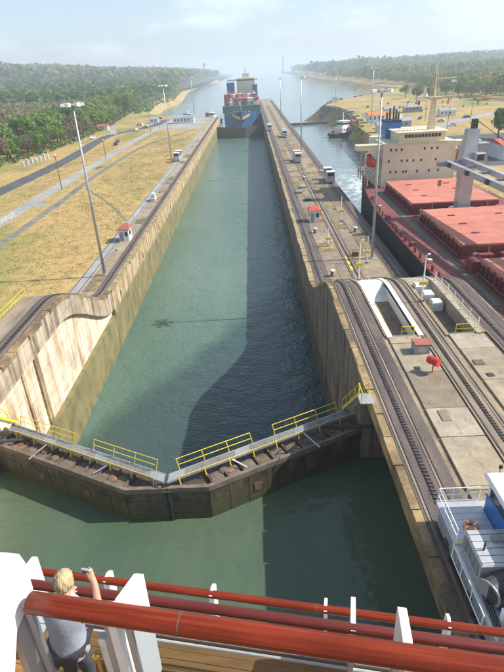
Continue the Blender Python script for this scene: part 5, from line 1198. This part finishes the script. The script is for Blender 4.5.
# the big white end bulkhead at the left
P0 = Vector((6.64, ry(6.64, Y1), Z1))
def on_end(px, py):
    d = Vector(ray(px, py)); c = Vector(CAM); s = (P0 - c).dot(tang) / d.dot(tang); return c + d * s
ends = [on_end(*q) for q in ((-6, 575), (4, 559), (12, 554), (19, 554), (25, 562), (33, 588), (30, 600), (17, 632), (14, 690), (-8, 700))]
MB().extr(ends, -tang * .09).build('end_bulkhead', 'ship_white', cru)
lo = [on_end(*q) for q in ((31, 600), (36, 612), (66, 700), (40, 700), (18, 634))]
MB().extr(lo, -tang * .05).build('bulkhead_flange', 'galv', cru)

# ------------------------------------------------------------------ passenger taking a picture
def skin_obj(name, V, E_, Rr, m, parent, sub=2, root=0):
    me = bpy.data.meshes.new(name); me.from_pydata(V, E_, []); me.materials.append(M[m])
    o = bpy.data.objects.new(name, me); COL.objects.link(o); o.parent = parent
    md = o.modifiers.new('skin', 'SKIN'); md.use_smooth_shade = True
    for i, s in enumerate(me.skin_vertices[0].data):
        r = Rr[i]; s.radius = r if isinstance(r, tuple) else (r, r); s.use_root = (i == root)
    o.modifiers.new('sub', 'SUBSURF').levels = sub; o.modifiers['sub'].render_levels = sub
    return o
per = thing('person', 'person with short blond hair in pale shirt photographing the gate', 'person', (5.93, 3.45, 25.55))
per.rotation_euler.z = R(-12)
V = [(0, 0, .92), (0, .02, 1.12), (0, .06, 1.32), (0, .10, 1.45), (0, .14, 1.52), (0, .19, 1.60), (0, .21, 1.68),
     (.11, 0, .86), (.12, .03, .48), (.12, -.02, .09), (.13, .12, .04), (-.11, 0, .86), (-.12, .03, .48), (-.12, -.02, .09), (-.13, .12, .04),
     (.19, .08, 1.41), (.36, .15, 1.30), (.27, .30, 1.52), (.225, .34, 1.585),
     (-.19, .08, 1.41), (-.33, .16, 1.20), (-.20, .36, 1.12), (-.17, .44, 1.11)]
Rr = [(.17, .13), (.155, .12), (.18, .12), (.10, .09), .055, (.075, .09), (.07, .085), .09, .06, .042, .035, .09, .06, .042, .035, .062, .047, .036, .033, .062, .047, .036, .033]
E_ = [(0, 1), (1, 2), (2, 3), (3, 4), (4, 5), (5, 6), (0, 7), (7, 8), (8, 9), (9, 10), (0, 11), (11, 12), (12, 13), (13, 14), (3, 15), (15, 16), (16, 17), (17, 18), (3, 19), (19, 20), (20, 21), (21, 22)]
def fingers(base, dirs):
    b0 = V[base]
    for (dx, dy, dz), (ex, ey, ez) in dirs:
        i = len(V); V.append((b0[0] + dx, b0[1] + dy, b0[2] + dz)); V.append((b0[0] + ex, b0[1] + ey, b0[2] + ez)); Rr.extend([.0095, .008]); E_.extend([(base, i), (i, i + 1)])
fingers(18, [((-.02, .05, .045), (-.055, .06, .05)), ((-.012, .055, .025), (-.055, .07, .025)), ((-.005, .055, .005), (-.05, .07, .002)), ((0, .05, -.015), (-.04, .06, -.02)), ((-.04, -.005, .01), (-.065, .02, .02))])
fingers(22, [((.03, .05, .01), (.04, .08, -.02)), ((.01, .055, .01), (.015, .085, -.02)), ((-.01, .055, .01), (-.01, .085, -.02)), ((-.03, .045, .01), (-.035, .07, -.02)), ((.045, .0, 0), (.06, .03, -.01))])
skin_obj('body', V, E_, Rr, 'skin', per)
def sub(idx, edges, grow, name, m):
    mp_ = {a: k for k, a in enumerate(idx)}
    g = lambda r: tuple(q + grow for q in r) if isinstance(r, tuple) else r + grow
    return skin_obj(name, [V[a] for a in idx], [(mp_[a], mp_[c]) for a, c in edges], [g(Rr[a]) for a in idx], m, per)
def loft(rings, name, m, n=28):                       # cloth as stacked soft-edged rings with folds
    vs_ = []; g = random.Random(9)
    for i_, (cx_, cy_, cz_, rx_, ry_) in enumerate(rings):
        for k in range(n):
            a = 2 * math.pi * k / n; w_ = 1 + .025 * math.sin(5 * a + 1.7 * i_) + .015 * math.sin(9 * a - 2.3 * i_)
            vs_.append((cx_ + rx_ * w_ * math.cos(a), cy_ + ry_ * w_ * math.sin(a), cz_ + .01 * math.sin(3 * a + i_)))
    fs_ = [(i_ * n + k, i_ * n + (k + 1) % n, (i_ + 1) * n + (k + 1) % n, (i_ + 1) * n + k) for i_ in range(len(rings) - 1) for k in range(n)]
    return lpart(MB().add(vs_, fs_), name, m, per, True)
loft([(0, .0, .80, .205, .165), (0, .0, .88, .205, .165), (0, .005, .97, .20, .16), (0, .02, 1.08, .195, .15), (0, .035, 1.18, .205, .155), (0, .055, 1.28, .225, .16), (0, .07, 1.36, .235, .155), (0, .085, 1.43, .215, .135), (0, .10, 1.48, .15, .115), (0, .115, 1.51, .085, .085)], 'shirt', 'shirt')
for a, c in ((15, 16), (19, 20)):
    p_, q_ = Vector(V[a]), Vector(V[c]); e_ = p_ + (q_ - p_) * .55
    lpart(MB().tube([tuple(p_), tuple(e_)], [.10, .085], 14, False), 'sleeve', 'shirt', per, True)
sub([0, 7, 8, 9, 11, 12, 13], [(0, 7), (7, 8), (8, 9), (0, 11), (11, 12), (12, 13)], .022, 'trousers', 'trousers')
# hair as a rumpled cap over back and top of the head, face features in front
def blob(cx, cy, cz, rx, ry_, rz, rough, keep, name, m, nseg=36, nring=24):
    b = MB(); g = random.Random(5); vs_ = []; fs_ = []
    for i in range(nring + 1):
        th = math.pi * i / nring
        for k in range(nseg):
            ph = 2 * math.pi * k / nseg; w_ = 1 + rough * (math.sin(23 * ph + 3 * th) * .4 + math.sin(9 * ph - 5 * th) * .3 + g.uniform(-.6, .6))
            vs_.append((cx + rx * w_ * math.sin(th) * math.cos(ph), cy + ry_ * w_ * math.sin(th) * math.sin(ph), cz + rz * w_ * math.cos(th)))
    for i in range(nring):
        for k in range(nseg):
            j = (k + 1) % nseg; q = [i * nseg + k, i * nseg + j, (i + 1) * nseg + j, (i + 1) * nseg + k]
            c_ = np.mean([vs_[a] for a in q], axis=0)
            if keep(c_[0] - cx, c_[1] - cy, c_[2] - cz): fs_.append(tuple(q))
    return lpart(b.add(vs_, fs_), name, m, per, True)
hair = blob(0, .185, 1.655, .098, .118, .135, .05, lambda x, y, z: y < .045 + .10 * max(0, z) / .1 and z > -.105 + .9 * max(0, y), 'hair', 'hair', 72, 40)
blob(0, .295, 1.615, .018, .026, .026, 0, lambda x, y, z: True, 'nose', 'skin', 10, 8)
for s in (-1, 1):
    blob(s * .036, .275, 1.65, .013, .010, .009, 0, lambda x, y, z: True, 'eye', 'ship_white', 8, 6); blob(s * .094, .185, 1.63, .014, .03, .036, 0, lambda x, y, z: True, 'ear', 'skin', 10, 8)
blob(0, .283, 1.578, .026, .010, .007, 0, lambda x, y, z: True, 'mouth', 'roof_rust', 8, 6)
ct = thing('compact_camera', 'small silver camera held up by the person', 'camera', (5.93, 3.45, 25.55)); ct.rotation_euler.z = R(-12)
lpart(MB().bevbox(.10, .205, .355, .385, 1.575, 1.64, .006), 'camera_body', 'silver', ct)
lpart(MB().tube([(.15, .385, 1.607), (.15, .41, 1.607)], .024, 14), 'lens', 'steel_dark', ct); lpart(MB().box(.112, .17, .351, .355, 1.582, 1.632), 'screen', 'glass_dark', ct)

# ------------------------------------------------------------------ haze over the whole place
hz = MB(); hz.box(-9200, 9200, -450, 12200, -17.5, 180); hz = hz.build('haze', 'white')
m = bpy.data.materials.new('haze_air'); m.use_nodes = True; m.node_tree.nodes.clear()
o_ = m.node_tree.nodes.new('ShaderNodeOutputMaterial'); pv = m.node_tree.nodes.new('ShaderNodeVolumePrincipled')
pv.inputs['Color'].default_value = (.80, .90, 1.0, 1); pv.inputs['Density'].default_value = .00030; pv.inputs['Anisotropy'].default_value = .2
m.node_tree.links.new(pv.outputs[0], o_.inputs['Volume']); hz.data.materials.clear(); hz.data.materials.append(m)
tag(hz, 'pale bluish haze hanging over the canal', 'haze', None, 'stuff')
